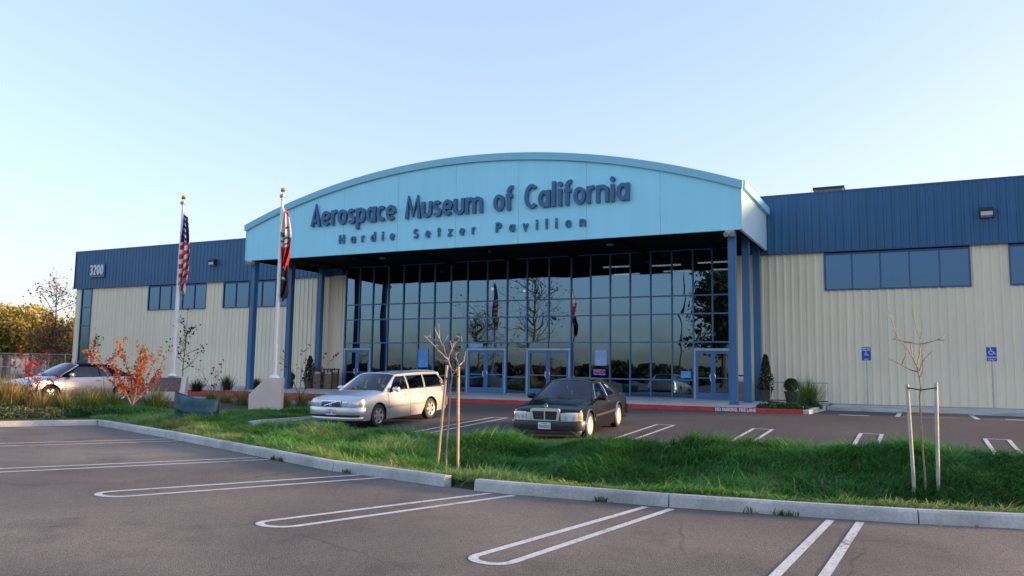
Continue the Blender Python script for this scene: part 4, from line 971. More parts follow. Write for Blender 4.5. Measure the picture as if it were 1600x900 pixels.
merc = dict(key='coupe', F=2.19, R=-2.46, W=1.74, xf=1.357, xr=-1.357, rw=.32, sill=.19, paint=blackp, cab=(-1.5, .95), dxf=.34, dxr=.4,
    belt=[(-2.46, .83), (-2.2, .88), (-1.5, .90), (.9, .885), (1.2, .85), (1.9, .755), (2.19, .695)], deck=[(-2.46, .87), (-2.2, .93), (-1.6, .955), (-1.4, .94), (.9, .915), (1.05, .935), (1.9, .825), (2.12, .765), (2.19, .72)],
    zroof=1.30, yroof=.56, wind=(.98, .22), back=(-1.66, -.92), rise=.03,
    side_outline=[(.98, .89), (-1.66, .905), (-.92, 1.305), (.22, 1.305)],
    windows=[[(.68, .915), (-.42, .915), (-.42, 1.27), (.20, 1.27), (.42, 1.14)], [(-.44, .915), (-1.20, .92), (-.86, 1.215), (-.72, 1.27), (-.44, 1.27)]],
    seams=[(.80, .3, .90), (-.50, .3, .92)], handles=(-.32,), hz=.80, mz=.52, mould=mat('bumper_black', (.03, .03, .033), .4), handlemat=chrome, mirror=(.62, .95, .95), mirmat=blackp,
    rim='disc', rimmat=mat('rim_silver', (.62, .62, .62), .4, metal=.35), extra=merc_extra, wtrim=chrome, arch=chrome, header=grey_trim, seat=(.08, .08, .08))
car(merc, 'coupe', 'black two door coupe with upright chrome grille parked facing the grass', (-8.13, 19.95, float(lotz(19.95))-.02), R(-90)+.077, .042)
def c70_extra(root, band, side, ys_, belt, deck):
    band(-84, 84, .30, .58, .04, silver2, 'front_bumper'); band(-45, 45, .31, .39, .046, black_m, 'air_intake')
    for sg in (-1, 1): band(sg*30, sg*70, .60, .70, .025, lamp_glass, 'headlight')
    band(-18, 18, .60, .70, .035, grey_trim, 'grille'); band(-84, 84, .32, .64, .04, silver2, 'rear_bumper', front=False)
    for sg in (-1, 1): band(sg*40, sg*76, .66, .84, .02, redlens, 'tail_light', front=False)
conv = dict(key='convertible', F=2.27, R=-2.45, W=1.80, xf=1.33, xr=-1.33, rw=.315, sill=.2, paint=silver2, cab=(-1.5, .95), dxf=.6, dxr=.5,
    belt=[(-2.45, .82), (-2.2, .92), (-1.5, .95), (.9, .90), (1.3, .84), (1.9, .735), (2.27, .62)], deck=[(-2.45, .86), (-2.2, .97), (-1.5, 1.0), (.9, .95), (1.1, .965), (1.9, .82), (2.2, .70), (2.27, .66)],
    zroof=1.335, yroof=.58, wind=(1.05, .22), back=(-1.75, -1.05), rise=.035,
    side_outline=[(1.05, .91), (-1.75, .96), (-1.05, 1.34), (.22, 1.34)],
    windows=[[(.72, .935), (-.50, .95), (-.50, 1.30), (.20, 1.30), (.42, 1.16)], [(-.52, .95), (-1.02, .96), (-.84, 1.27), (-.52, 1.30)]],
    seams=[(.84, .3, .88), (-.62, .3, .92)], handles=(-.42,), hz=.80, mz=.50, mould=silver2, handlemat=silver2, mirror=(.66, .98, .99), mirmat=silver2,
    rim='spoke', rimmat=alloy, extra=c70_extra, roofmat=soft_top, sidemat2=silver2, header=silver2, seat=(.10, .09, .08))
hc = R(-94); lf = Vector((-math.sin(hc), math.cos(hc), 0)); hd = Vector((math.cos(hc), math.sin(hc), 0)); fwl = at(79, 613, 28.2); fwl.z = 0
car(conv, 'convertible', 'pale silver convertible with raised black soft top behind the planting bed', Vector((0, 0, -.12))+fwl-hd*1.33-lf*.88, hc)

# ------------------------------------------------------------------ vegetation
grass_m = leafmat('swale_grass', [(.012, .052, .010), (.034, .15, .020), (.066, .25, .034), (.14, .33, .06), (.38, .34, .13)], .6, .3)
gold_grass = leafmat('golden_grass', [(.05, .085, .02), (.13, .15, .035), (.28, .22, .07), (.42, .30, .11)], .6, .3)
green_grass = leafmat('green_clump', [(.025, .07, .012), (.06, .14, .02), (.14, .21, .04), (.25, .26, .07)], .6, .3)
shrub_m = leafmat('shrub_leaf', [(.012, .04, .012), (.03, .085, .022), (.07, .14, .04)], .5, .2)
olive_m = leafmat('olive_leaf', [(.05, .075, .025), (.10, .13, .05), (.17, .19, .08)], .6, .2)
red_leaf = leafmat('red_leaf', [(.30, .04, .018), (.50, .11, .03), (.62, .21, .05), (.30, .26, .05)], .5, .35)
crim_leaf = leafmat('crimson_leaf', [(.20, .012, .012), (.42, .03, .02), (.50, .07, .03)], .5, .35)
yel_leaf = leafmat('yellow_leaf', [(.17, .17, .045), (.31, .28, .06), (.44, .35, .08), (.33, .21, .06)], .6, .35)
brn_leaf = leafmat('brown_leaf', [(.10, .06, .03), (.22, .11, .04), (.34, .17, .05)], .6, .3)
drk_leaf = leafmat('dark_leaf', [(.012, .022, .01), (.03, .045, .016), (.06, .06, .025)], .6, .2)
def blade_mesh(P, L, Wd, phi, out, drop, tint, tw=None):
    """curved tapering blades; P (n,3), arrays per blade"""
    n = len(P); s = np.array([0, .36, .7, 1.0]); wf = np.array([.9, 1.0, .66, 0.])
    dirx, diry = np.cos(phi), np.sin(phi); ta = phi+np.pi/2+(tw if tw is not None else rng.normal(0, .5, n))
    V = np.zeros((n, 7, 3)); T = np.zeros((n, 7)); k = 0
    for i in range(4):
        h = L*out*s[i]**1.6; z = L*(s[i]*np.sqrt(np.clip(1-out**2*.6, .1, 1))-drop*s[i]**2.4)
        c = P+np.stack([dirx*h, diry*h, z], -1); wv = np.stack([np.cos(ta), np.sin(ta), 0*ta], -1)*(Wd*wf[i]/2)[:, None]
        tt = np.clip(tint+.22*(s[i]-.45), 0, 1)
        if i < 3: V[:, k] = c-wv; V[:, k+1] = c+wv; T[:, k] = T[:, k+1] = tt; k += 2
        else: V[:, k] = c; T[:, k] = tt
    o = (np.arange(n)*7)[:, None]
    q = np.concatenate([o+np.array([0, 1, 3, 2]), o+np.array([2, 3, 5, 4])]); t = o+np.array([4, 5, 6])
    return V.reshape(-1, 3), q, t, T.ravel()
def leaf_mesh(P, size, tint, up=.3, elong=1.6):
    """leaf-sized diamonds, random facing"""
    n = len(P); d = rng.normal(0, 1, (n, 3)); d /= np.linalg.norm(d, axis=1)[:, None]; e = rng.normal(0, 1, (n, 3)); e -= d*(e*d).sum(1)[:, None]; e /= np.linalg.norm(e, axis=1)[:, None]
    s = (np.asarray(size)*rng.uniform(.6, 1.3, n))[:, None]; nn = np.cross(d, e)
    V = np.stack([P-d*s*elong/2, P+e*s/2+nn*s*.12, P+d*s*elong/2, P-e*s/2+nn*s*.12], 1).reshape(-1, 3)
    return V, np.arange(n*4).reshape(n, 4), np.repeat(tint, 4)
# --- long drooping grass of the swale (one mass)
def lawn(n_cl, per):
    out = []
    x = rng.uniform(-24.5, 9, n_cl*4); k = kerbY(x); far = np.where(x > LOT_L+.1, LOT_Y0+.05, 21.2+.8*noise2(x, x*0, 11, .5)); far = np.where(x < -19.8, k+3.4, far); far = np.where(x < -21.4, 18.8, far)
    y = k+.22+(far-k-.22)*rng.random(len(x))
    inside = (x > -21.2) | ((x > -1.36*y) & (x > -24))
    wgt = (far-k)/8.2*np.clip(1.25-(-x)/60, .6, 1); keep = inside & (rng.random(len(x)) < wgt)
    x, y = x[keep][:n_cl], y[keep][:n_cl]; nc = len(x)
    lean = 2*np.pi*noise2(x, y, 21, .55)*1.6; tall = .40+1.25*noise2(x, y, 22, 1.0)
    edge = np.clip((y-kerbY(x))/.7, .4, 1)*(1+.45*np.exp(-((y-LOT_Y0)/.9)**2)*np.clip((x+16)/4, 0, 1))
    tcl = .20+.42*noise2(x, y, 23, .45)+.22*noise2(x, y, 24, 1.7)+rng.normal(0, .05, nc)-.12*np.clip((x+13)/6, 0, 1)*np.clip((y-kerbY(x)-.9)/.8, 0, 1)+.26*np.exp(-((y-kerbY(x))/.85)**2)  # bank blades tinted darker, shade between tussocks put into the colour; kerb strip lighter
    i = np.repeat(np.arange(nc), per); n = len(i); r = np.abs(rng.normal(0, .07, n)); a = rng.uniform(0, 2*np.pi, n)
    bx, by = x[i]+r*np.cos(a), y[i]+r*np.sin(a)
    dx = np.cos(a)*.8+np.cos(lean[i])*.75; dy = np.sin(a)*.8+np.sin(lean[i])*.75; phi = np.arctan2(dy, dx)
    L = (.29*tall*edge)[i]*rng.uniform(.55, 1.25, n)+.05
    o = np.clip(rng.normal(.88, .2, n), .25, 1.2); dr = np.clip(rng.normal(.52, .17, n), .08, .9)
    tint = np.clip(tcl[i]+rng.normal(0, .07, n), 0, .86); dry = rng.random(n) < .03; tint[dry] = .95; patch = noise2(bx, by, 27, 1.3) > .80; tint[patch] = np.clip(tint[patch]+.18, 0, .9)
    P = np.stack([bx, by, soilz(bx, by)-.01], -1)
    return blade_mesh(P, L, rng.uniform(.008, .015, n), phi, o, dr, tint)
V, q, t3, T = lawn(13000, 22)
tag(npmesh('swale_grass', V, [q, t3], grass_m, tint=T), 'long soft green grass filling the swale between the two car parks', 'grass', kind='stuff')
# --- ornamental clumps
def clump(x, y, H, spread, n, m, label, seeds=0, group='ornamental grass clumps', z=None, tlo=.2, thi=.8, name='grass_clump'):
    z = float(soilz(x, y)) if z is None else z
    a = rng.uniform(0, 2*np.pi, n); r = np.abs(rng.normal(0, spread*.22, n)); P = np.stack([r*np.cos(a), r*np.sin(a), 0*a-.02], -1)
    L = H*rng.uniform(.6, 1.15, n); out = np.clip(np.abs(rng.normal(.42, .25, n))*spread/H*1.2, .03, 1.0)
    ti = np.clip(tlo+(thi-tlo)*rng.random(n), 0, 1)
    V, q, t_, T = blade_mesh(P, L, rng.uniform(.010, .018, n), a+rng.normal(0, .35, n), out, np.clip(rng.normal(.22, .12, n), .02, .6)*np.clip(out*1.6, .1, 1), ti)
    t = thing(name, label, 'grass clump', (x, y, z), group=group)
    npmesh('blades', V, [q, t_], m, t, tint=T)
    if seeds:
        a = rng.uniform(0, 2*np.pi, seeds); P = np.stack([.05*np.cos(a), .05*np.sin(a), 0*a], -1)
        V, q, t_, T = blade_mesh(P, H*rng.uniform(1.0, 1.4, seeds), np.full(seeds, .03), a, np.clip(rng.normal(.3, .12, seeds), .05, .7), np.full(seeds, .08), np.full(seeds, .9))
        npmesh('seed_heads', V, [q, t_], gold_grass, t, tint=T)
    return t
def P2(u, v, z):      # ground point seen at pixel u,v on height z
    d = FW+RT*((u-800)/F_PX)-UP*((v-450)/F_PX); k = (z-CAMH)/d.z; return CP+d*k
def shrub(x, y, z, rx, rz_, n, m, size, label, cat='shrub', name='low_shrub', group=None, stems=True):
    t = thing(name, label, cat, (x, y, z), group=group)
    d = rng.normal(0, 1, (n, 3)); d /= np.linalg.norm(d, axis=1)[:, None]; d[:, 2] = np.abs(d[:, 2]); rr = rng.random(n)**.35
    bump = .75+.5*noise2(d[:, 0]*3+x, d[:, 1]*3+d[:, 2]*2+y, 5, 1.2)
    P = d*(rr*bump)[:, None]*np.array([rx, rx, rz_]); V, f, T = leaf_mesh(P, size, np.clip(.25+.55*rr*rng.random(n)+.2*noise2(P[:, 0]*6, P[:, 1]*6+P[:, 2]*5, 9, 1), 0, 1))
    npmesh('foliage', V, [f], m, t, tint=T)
    if stems:
        b = MB()
        for k in range(6):
            a = k*1.05; b.tube([(0, 0, -.03), (rx*.3*math.cos(a), rx*.3*math.sin(a), rz_*.35), (rx*.6*math.cos(a), rx*.6*math.sin(a), rz_*.7)], [.012, .008, .004], 4)
        b.build('stems', bark_d, t)
    return t
# left planting bed
gl = [(14, 646, 1.15, .85, 'gold', 8), (62, 647, .7, .6, 'gold', 6), (100, 647, .7, .6, 'mix', 6), (140, 646, .8, .65, 'mix', 4), (176, 644, .72, .6, 'mix', 3), (243, 644, .9, .8, 'mix', 4), (40, 643, .95, .8, 'mix', 3), (122, 641, .75, .65, 'gold', 6), (-15, 646, 1.3, .9, 'gold', 6), (84, 641, .7, .65, 'gold', 8), (160, 640, .75, .6, 'gold', 6)]
desc = ['tall golden grass clump at the left edge of the bed', 'thin straw coloured grass clump in front of the convertible wheel', 'straw tipped grass clump before the low brown wall', 'green and gold grass clump left of the orange shrub', 'short green grass clump close beside the orange shrub trunk', 'arching green grass clump between the orange shrub and the teal cover', 'green grass clump behind the golden one at the left edge', 'straw grass clump behind the bed left of the orange shrub', 'golden grass clump cut by the left frame edge', 'dry grass clump against the low brown wall', 'dry grass clump under the convertible door']
for (u, v, H, sp, kd, sd_), dn in zip(gl, desc):
    p = P2(u, v, -.34); clump(p.x, p.y, H, sp*1.2, 640, gold_grass if kd == 'gold' else green_grass, dn, seeds=sd_*5, z=-.34, tlo=.15, thi=.95 if kd == 'gold' else .85)
for (u, v, H, sp, m_, sd_), dn in zip([(352, 634, .6, .5, gold_grass, 10), (378, 636, .75, .55, gold_grass, 6), (446, 638, .62, .45, gold_grass, 8), (472, 637, .62, .4, gold_grass, 12), (490, 634, .55, .4, green_grass, 2), (330, 630, .55, .45, gold_grass, 12)],
        ['tan feathery grass clump behind the teal cover', 'yellow green grass clump left of the tall plinth', 'grass clump just right of the tall plinth', 'tan grass clump between the plinth and the wagon', 'green grass clump touching the wagon nose', 'tan grass clump in front of the low red kerb']):
    p = P2(u, v, -.22); clump(p.x, p.y, H, sp, 300, m_, dn, seeds=sd_*3, z=-.24)
for (u, v, rx, rz_, m_), dn in zip([(22, 653, .8, .36, olive_m), (78, 653, .72, .34, olive_m), (120, 652, .62, .38, shrub_m), (2, 649, .5, .44, shrub_m), (160, 651, .62, .36, shrub_m), (-25, 653, .8, .36, shrub_m)],
        ['low olive mound shrub behind the kerb at the left edge', 'low olive mound shrub second along the left kerb', 'low dark green mound shrub third along the left kerb', 'dark green shrub under the tall golden grass', 'low green mound shrub nearest the kerb corner', 'low green mound shrub cut by the left frame edge']):
    p = P2(u, v, -.34); shrub(p.x, p.y, -.38, rx, rz_, 1700, m_, .045, dn, group='low mound shrubs along the left kerb')
for (u, v, z, rx, rz_, m_), dn in zip([(307, 605, .15, .55, .55, drk_leaf), (354, 604, .15, .55, .7, drk_leaf), (400, 602, .15, .4, .55, drk_leaf)], ['dark rounded shrub by the wall left of the two', 'taller dark shrub by the wall beside the front left column', 'dark shrub half hidden between the left columns']):
    p = P2(u, v+6, z); clump(p.x, min(p.y, 34.9), rz_*1.15, rx*1.1, 380, drk_leaf, dn.replace('shrub', 'spiky shrub'), z=z, tlo=.2, thi=1, name='spiky_shrub', group='dark shrubs at the wall')
tw_ = thing('low_wall', 'low brown block wall in front of the convertible wheel', 'wall', (P2(88, 643, -.3).x, P2(88, 643, -.3).y, -.3), rz=YAW+R(14))
brown_block = mat('brown_block', (.17, .10, .075), .85, var=.2, scale=6, bump=.3)
for k in range(5): MB().box(-1.25+k*.5, -.757+k*.5, -.1, .1, -.1, .42).build('block', brown_block, tw_)
MB().box(-1.28, 1.26, -.12, .12, .421, .46).build('coping', brown_block, tw_)
# entrance corner bed and pots
clump(P2(1262, 637, .1).x, P2(1262, 637, .1).y, 1.15, .95, 620, green_grass, 'big arching green grass clump at the right end of the red kerb', z=.1, tlo=.25, thi=.8)
for (x, y, rx, rz_), dn in zip([(-4.35, 28.1, .62, .26), (-3.65, 27.95, .45, .26), (-3.5, 30.2, .5, .34)], ['low dark green ground cover spilling over the red kerb', 'low green ground cover at the very end of the red kerb', 'low green ground cover right behind the big grass clump']):
    shrub(x, y, .08, rx, rz_, 1500, shrub_m, .05, dn, group='ground cover at the kerb end')
tag(MB().box(-5.5, -3.27, 27.46, 29.0, -.2, .12).box(-4.3, -3.27, 29.0, 31.0, -.2, .155).build('planting_soil', soil), kind='structure')
pot_b = mat('pot_brown', (.09, .06, .045), .7, var=.15); pot_k = mat('pot_dark', (.02, .02, .02), .6)
def pot_plant(x, y, r, h, conif, label, m_, lm, hh):
    t = thing('potted_plant', label, 'potted plant', (x, y, .15), group='potted plants at the entrance')
    MB().lathe([(r*.7, 0), (r*.95, h*.85), (r*1.05, h*.86), (r*1.05, h), (r*.9, h), (r*.88, h-.05), (.0, h-.06)], 18, cap=False).build('pot', m_, t, smooth=True)
    n = 1500; v = rng.random(n)**(1.2 if conif else .8); a = rng.uniform(0, 2*np.pi, n); rad = (r*1.25*(1-v)**.75+.05) if conif else r*1.1*np.sqrt(np.clip(1-(2*v-1)**2, 0, 1)); rr = np.sqrt(rng.random(n))*rad*(.8+.4*noise2(a*2, v*9, 31, 1))
    P = np.stack([rr*np.cos(a), rr*np.sin(a), h+v*hh], -1); V, f, T = leaf_mesh(P, .055, np.clip(rng.random(n)*.7+.3*rr/np.maximum(rad, .01)-.1, 0, 1)); npmesh('foliage', V, [f], lm, t, tint=T)
    MB().tube([(0, 0, h-.06), (0, 0, h+hh*.8)], [.03, .01], 6).build('stem', bark_d, t)
pot_plant(-5.62, 34.6, .25, .48, True, 'tall cone shaped evergreen in a brown pot beside the right columns', pot_b, drk_leaf, 1.45)
pot_plant(-4.55, 34.0, .27, .45, False, 'small dark bushy plant in a black pot by the rail', pot_k, drk_leaf, .5)
pot_plant(-29.9+.3, 34.6, .30, .4, True, 'cone shaped evergreen in a pot beside the left litter bins', pot_b, drk_leaf, 1.35)
pot_plant(-30.9, 34.5, .25, .35, False, 'small dark bushy plant in a pot behind the left column', pot_k, drk_leaf, .5)
# --- saplings with stakes (branch lines at their own depth)
def sapling(paths, stakes, ties, d, label, name='staked_tree', stake_m=wood, zb=-.75, wob=.28, r0=.02):
    base = P = at(*paths[0][0], d); t = thing(name, label, 'tree', (base.x, base.y, 0), group='young staked trees in the swale')
    b = MB(); O = Vector((base.x, base.y, 0))
    for k, path in enumerate(paths):
        dep = 0 if k == 0 else random.uniform(-wob, wob); pts = []
        for i, (u, v) in enumerate(path): pts.append(at(u, v, d+dep*i/max(1, len(path)-1))-O)
        rr = [r0*.95, r0*.6] if k == 0 else [r0*.62, r0*.24]
        if k == 0: pts.insert(0, pts[0]+Vector((0, 0, -.4)))
        # finer, slightly crooked path
        fine = []
        for a, c in zip(pts[:-1], pts[1:]):
            for j in range(3): fine.append(a.lerp(c, j/3)+Vector((random.gauss(0, .004), random.gauss(0, .004), random.gauss(0, .004))))
        fine.append(pts[-1]); nf = len(fine)
        b.tube(fine, [rr[0]+(rr[1]-rr[0])*i/(nf-1) for i in range(nf)], 6)
        if k > 0:
            for i in range(2, nf, 3):
                if random.random() < .6:
                    q0 = fine[i]; dr = Vector((random.gauss(0, 1), random.gauss(0, 1), random.gauss(.3, .6))).normalized()*random.uniform(.05, .16); b.tube([q0, q0+dr*.5+Vector((0, 0, .01)), q0+dr], [.0045, .0035, .002], 4)
    b.build('trunk_and_branches', bark_y, t, smooth=True)
    for (u0, v0), (u1, v1) in stakes:
        a, c = at(u0, v0, d)-O, at(u1, v1, d)-O; a = a+(a-c).normalized()*.4
        MB().tube([a, c-(c-a).normalized()*.012, c], [.029, .029, .022], 12).build('stake', stake_m, t, smooth=True, angle=50)
    for tie in ties: MB().tube([at(u, v, d-.03)-O for u, v in tie], .011, 5).build('tie', black_m, t)
z8 = lambda L: [(620+x/3.6, 490+y/3.6) for x, y in L]; z7 = lambda L: [(1330+x/3, 480+y/3) for x, y in L]
sapling([z8(l) for l in [[(278, 795), (290, 640), (297, 500), (305, 400), (312, 350), (305, 310), (290, 262)], [(290, 262), (265, 200), (240, 140), (237, 55)], [(245, 150), (225, 110), (213, 80)], [(290, 262), (240, 215), (200, 170), (155, 125)], [(215, 150), (175, 125), (150, 122)], [(285, 268), (240, 262), (215, 245)], [(290, 262), (300, 225), (318, 175), (320, 140)], [(316, 180), (345, 150), (362, 128), (368, 158)], [(318, 340), (350, 292), (335, 255), (333, 215)], [(350, 292), (378, 268), (388, 212)], [(310, 345), (340, 325), (352, 290)], [(305, 402), (290, 430), (255, 430), (240, 375)], [(270, 215), (262, 170), (290, 120)], [(302, 220), (310, 190), (300, 150)]]],
        [z8([(237, 775), (283, 290)]), z8([(343, 800), (346, 300)])], [z8([(270, 362), (300, 372), (350, 350)])], 15.5, 'leafless sapling tied between two round stakes beside the silver wagon', r0=.021)
sapling([z7(l) for l in [[(348, 830), (335, 640), (325, 500), (320, 420), (326, 380), (318, 320), (305, 270)], [(305, 270), (285, 230), (255, 185), (215, 135), (195, 85), (178, 18)], [(258, 165), (225, 155), (190, 150)], [(255, 162), (290, 168), (322, 172)], [(310, 268), (322, 220), (323, 150), (300, 90), (290, 10)], [(320, 172), (360, 166), (400, 155), (435, 128)], [(405, 152), (440, 155)], [(322, 300), (335, 255), (380, 205)], [(310, 305), (270, 290), (225, 265), (172, 238)], [(238, 268), (257, 215)], [(283, 220), (275, 150)], [(323, 150), (330, 110)], [(320, 330), (335, 300), (330, 200)]]],
        [z7([(293, 820), (262, 360)]), z7([(408, 830), (397, 355)])], [z7([(262, 377), (326, 388), (400, 378)])], 13.0, 'leafless sapling tied between two pale stakes before the right wall', r0=.018, stake_m=mat('pale_stake', (.50, .45, .38), .75, var=.2, scale=6, bump=.2, bscale=30))
# --- fan shaped autumn shrubs and slim young trees
def auto_tree(base, H, nmain, spread, leaf, nleaf, lsize, label, bark, name, r0=.03, sub=5, cat='tree', group=None, lo=.25, along=True, trunk_h=.25, leafspread=.08, straight=False):
    t = thing(name, label, cat, base, group=group); b = MB(); tips = []
    b.tube([(0, 0, -.2), (.02, 0, H*trunk_h*.5), (0, .02, H*trunk_h)], [r0*1.2, r0, r0*.8], 7)
    if straight:
        b.tube([(0, 0, H*trunk_h), (.02*H, 0, H*.6), (.03*H, 0, H)], [r0*.8, r0*.45, r0*.1], 6); tips += [(Vector((.02*H*s_, 0, H*(.55+.45*s_))), 1.0) for s_ in np.linspace(0, 1, 12)]
    for k in range(nmain):
        a = 2*math.pi*k/nmain+random.uniform(-.4, .4)
        if straight: h0 = H*random.uniform(trunk_h, .8); L = (H-h0)*random.uniform(.45, .75); el = R(random.uniform(35, 65)); p = Vector((.02*h0, 0, h0))
        else: h0 = H*trunk_h*random.uniform(.5, 1); L = (H-h0)*random.uniform(.8, 1.08); el = R(90-spread*random.uniform(.35, 1.1)); p = Vector((0, 0, h0))
        d = Vector((math.cos(a)*math.cos(el), math.sin(a)*math.cos(el), math.sin(el))); pts = [p]
        for i in range(8):
            d = (d+Vector((random.gauss(0, .10), random.gauss(0, .10), random.gauss(.03, .06)))).normalized(); pts.append(pts[-1]+d*L/8)
        b.tube(pts, [r0*.6*(1-i/8.6) for i in range(9)], 5)
        for i in range(9):
            if i >= 8*lo: tips += [(pts[i], i/8), ((pts[i]+pts[i-1])/2, i/8)]
        for j in range(sub):
            i = random.randint(2, 7); q0 = pts[i]; d2 = (d+Vector((random.gauss(0, .6), random.gauss(0, .6), random.gauss(.1, .35)))).normalized(); l2 = L*random.uniform(.12, .35); p2_ = [q0]
            for _ in range(4): d2 = (d2+Vector((random.gauss(0, .15), random.gauss(0, .15), random.gauss(0, .1)))).normalized(); p2_.append(p2_[-1]+d2*l2/4)
            b.tube(p2_, [r0*.28*(1-q/4.6) for q in range(5)], 4); tips += [(x_, 1.0) for x_ in p2_[1:]]
    b.build('trunk', bark, t, smooth=True)
    T_ = np.array([list(p) for p, _ in tips]); i = rng.integers(0, len(T_), nleaf); P = T_[i]+rng.normal(0, leafspread, (nleaf, 3))
    V, f, T = leaf_mesh(P, lsize, np.clip(.1+.75*noise2(P[:, 0]*2.5, P[:, 2]*2.5, 17, 1)+rng.normal(0, .15, nleaf), 0, 1)); npmesh('crown', V, [f], leaf, t, tint=T)
    return t
p = P2(205, 645, -.33); p.z = -.33
auto_tree(p, 2.5, 9, 37, red_leaf, 2300, .05, 'fan shaped shrub with orange red autumn leaves behind the kerb corner', bark_y, 'autumn_shrub', .03, lo=.2, trunk_h=.16, leafspread=.045)
p = P2(57, 645, -.33); p.z = -.33
auto_tree(p, 2.3, 7, 46, crim_leaf, 380, .06, 'crimson leaved shrub in front of the convertible bonnet', bark_d, 'autumn_shrub', .025, lo=.3, trunk_h=.2, leafspread=.055)
for (u, v, dep, H, n, sp), dn in zip([(332, 612, 33, 1.9, 45, 40), (468, 628, 29.5, 2.5, 60, 38)], ['nearly bare shrub with a few red leaves right of the plaque plinth', 'nearly bare shrub with a few red leaves right of the tall plinth']):
    p = at(u, v, dep); p.z = -.2; auto_tree(p, H, 6, sp, crim_leaf, n, .075, dn, bark_d, 'bare_shrub', .014, lo=.85, sub=4, trunk_h=.15, leafspread=.05)
for (u, v, dep, H, n), dn in zip([(284, 603, 34, 3.9, 200), (142, 600, 38, 3.2, 130)], ['slim young tree with sparse dark leaves right of the left flagpole', 'slim young tree with sparse dark leaves above the convertible roof']):
    p = at(u, v, dep); p.z = -.15; auto_tree(p, H, 10, 40, drk_leaf, n, .07, dn, bark_d, 'slim_tree', .025, lo=.4, sub=2, trunk_h=.3, straight=True)
# --- background on the left: fence, trees, low shed
def big_tree(base, H, rad, leaf, nleaf, lsize, label, name='autumn_tree', seed=1, trunk=.25, dens=1, cb=.25, group='autumn trees beyond the fence'):
    t = thing(name, label, 'tree', base, group=group); random.seed(seed); b = MB(); cl = []
    b.tube([(0, 0, -.3), (.1, 0, H*.25), (.05, .1, H*.55), (0, 0, H*.85)], [trunk, trunk*.75, trunk*.4, trunk*.1], 8)
    for k in range(int(16*dens)):
        h0 = H*random.uniform(cb, .8); a = random.uniform(0, 6.28); L = rad*random.uniform(.5, 1.05)*(1-.55*max(0, (h0/H-.45))/.55); el = R(random.uniform(15, 60)); p = Vector((0, 0, h0)); pts = [p]
        d = Vector((math.cos(a)*math.cos(el), math.sin(a)*math.cos(el), math.sin(el)))
        for i in range(5): d = (d+Vector((random.gauss(0, .18), random.gauss(0, .18), random.gauss(0, .12)))).normalized(); pts.append(pts[-1]+d*L/5)
        b.tube(pts, [trunk*.3*(1-i/5.5) for i in range(6)], 5); cl += pts[2:]
        for j in range(3):
            q0 = random.choice(pts[1:]); e = q0+Vector((random.gauss(0, 1), random.gauss(0, 1), random.gauss(.3, .6)))*rad*.22; b.tube([q0, e], [trunk*.1, .01], 4); cl.append(e)
    b.build('trunk', bark_d, t, smooth=True)
    C = np.array([list(c) for c in cl]); i = rng.integers(0, len(C), nleaf); ct = rng.random(len(C))
    P = C[i]+rng.normal(0, rad*.13, (nleaf, 3))*np.array([1, 1, .7]); V, f, T = leaf_mesh(P, lsize, np.clip(ct[i]*.7+.3*rng.random(nleaf), 0, 1), elong=1.3); npmesh('crown', V, [f], leaf, t, tint=T)
for (u, v, dep, H, rd, lm, n, ls), dn in zip([(5, 590, 82, 6.6, 3.8, yel_leaf, 5500, .30), (45, 590, 86, 6.8, 3.4, yel_leaf, 5000, .30), (92, 590, 90, 5.4, 3.2, yel_leaf, 6000, .3), (118, 590, 95, 5.8, 3.2, yel_leaf, 5000, .3), (-40, 590, 84, 7.5, 4.5, yel_leaf, 6000, .3), (74, 588, 72, 5.6, 2.6, brn_leaf, 1300, .2)],
        ['yellow green autumn tree cut by the left frame edge beyond the fence', 'bright yellow autumn tree second from the left beyond the fence', 'golden low tree behind the tall bare one beyond the fence', 'golden low tree just beside the building corner beyond the fence', 'yellow tree just outside the left edge beyond the fence', 'rusty brown thin tree in front of the yellow ones']):
    p = at(u, v, dep); p.z = -.2; big_tree(p, H, rd, lm, n, ls, dn, seed=int(u)+100)
p = at(78, 588, 66); p.z = -.2
big_tree(p, 9.9, 3.0, brn_leaf, 520, .15, 'tall thin half bare tree rising beside the building corner', name='bare_tree', seed=5, trunk=.11, dens=1.6, cb=.2)
random.seed(99)
fa, fb = at(-60, 590, 62), at(125, 590, 66); fa.z = fb.z = -.2
fence = thing('chain_link_fence', 'grey chain link fence with metal posts left of the building', 'fence', fa)
dv = fb-fa; Lf = dv.length; dn_ = dv.normalized()
for k in range(8):
    c = dn_*Lf*k/7; MB().tube([c, c+Vector((0, 0, 2.3))], .045, 6).build('post', galv, fence)
for z_ in (.1, 1.2, 2.25): MB().tube([Vector((0, 0, z_)), dn_*Lf+Vector((0, 0, z_))], .025, 5).build('rail', galv, fence)
b = MB(); st = .16
for k in range(int(-2.2/st), int(Lf/st)):
    for sg in (0, 1):
        x0, x1 = k*st, k*st+2.15
        if sg: x0, x1 = x1, x0
        za, zb_ = .1, 2.25
        if min(x0, x1) < 0 or max(x0, x1) > Lf: continue
        a = dn_*x0+Vector((0, 0, za)); c = dn_*x1+Vector((0, 0, zb_)); o_ = dn_*.007
        b.quad(a-o_, a+o_, c+o_, c-o_)
tag(b.build('wire_mesh', galv, fence, recalc=False), kind='stuff')
p = at(30, 588, 105); p.z = -.2
sh = thing('far_shed', 'low grey brown shed far off behind the fence', 'building', p, rz=YAW+R(30))
shed_m = mat('shed_wall', (.20, .17, .15), .8, var=.2, scale=.4)
MB().box(-9, 9, 0, 6, 0, 2.6).build('wall', shed_m, sh); MB().poly_prism([(-.4, 2.6), (6.4, 2.6), (3, 3.4)], -9.3, 9.3, ax='yz').build('roof', mat('shed_roof', (.25, .22, .2), .7), sh)
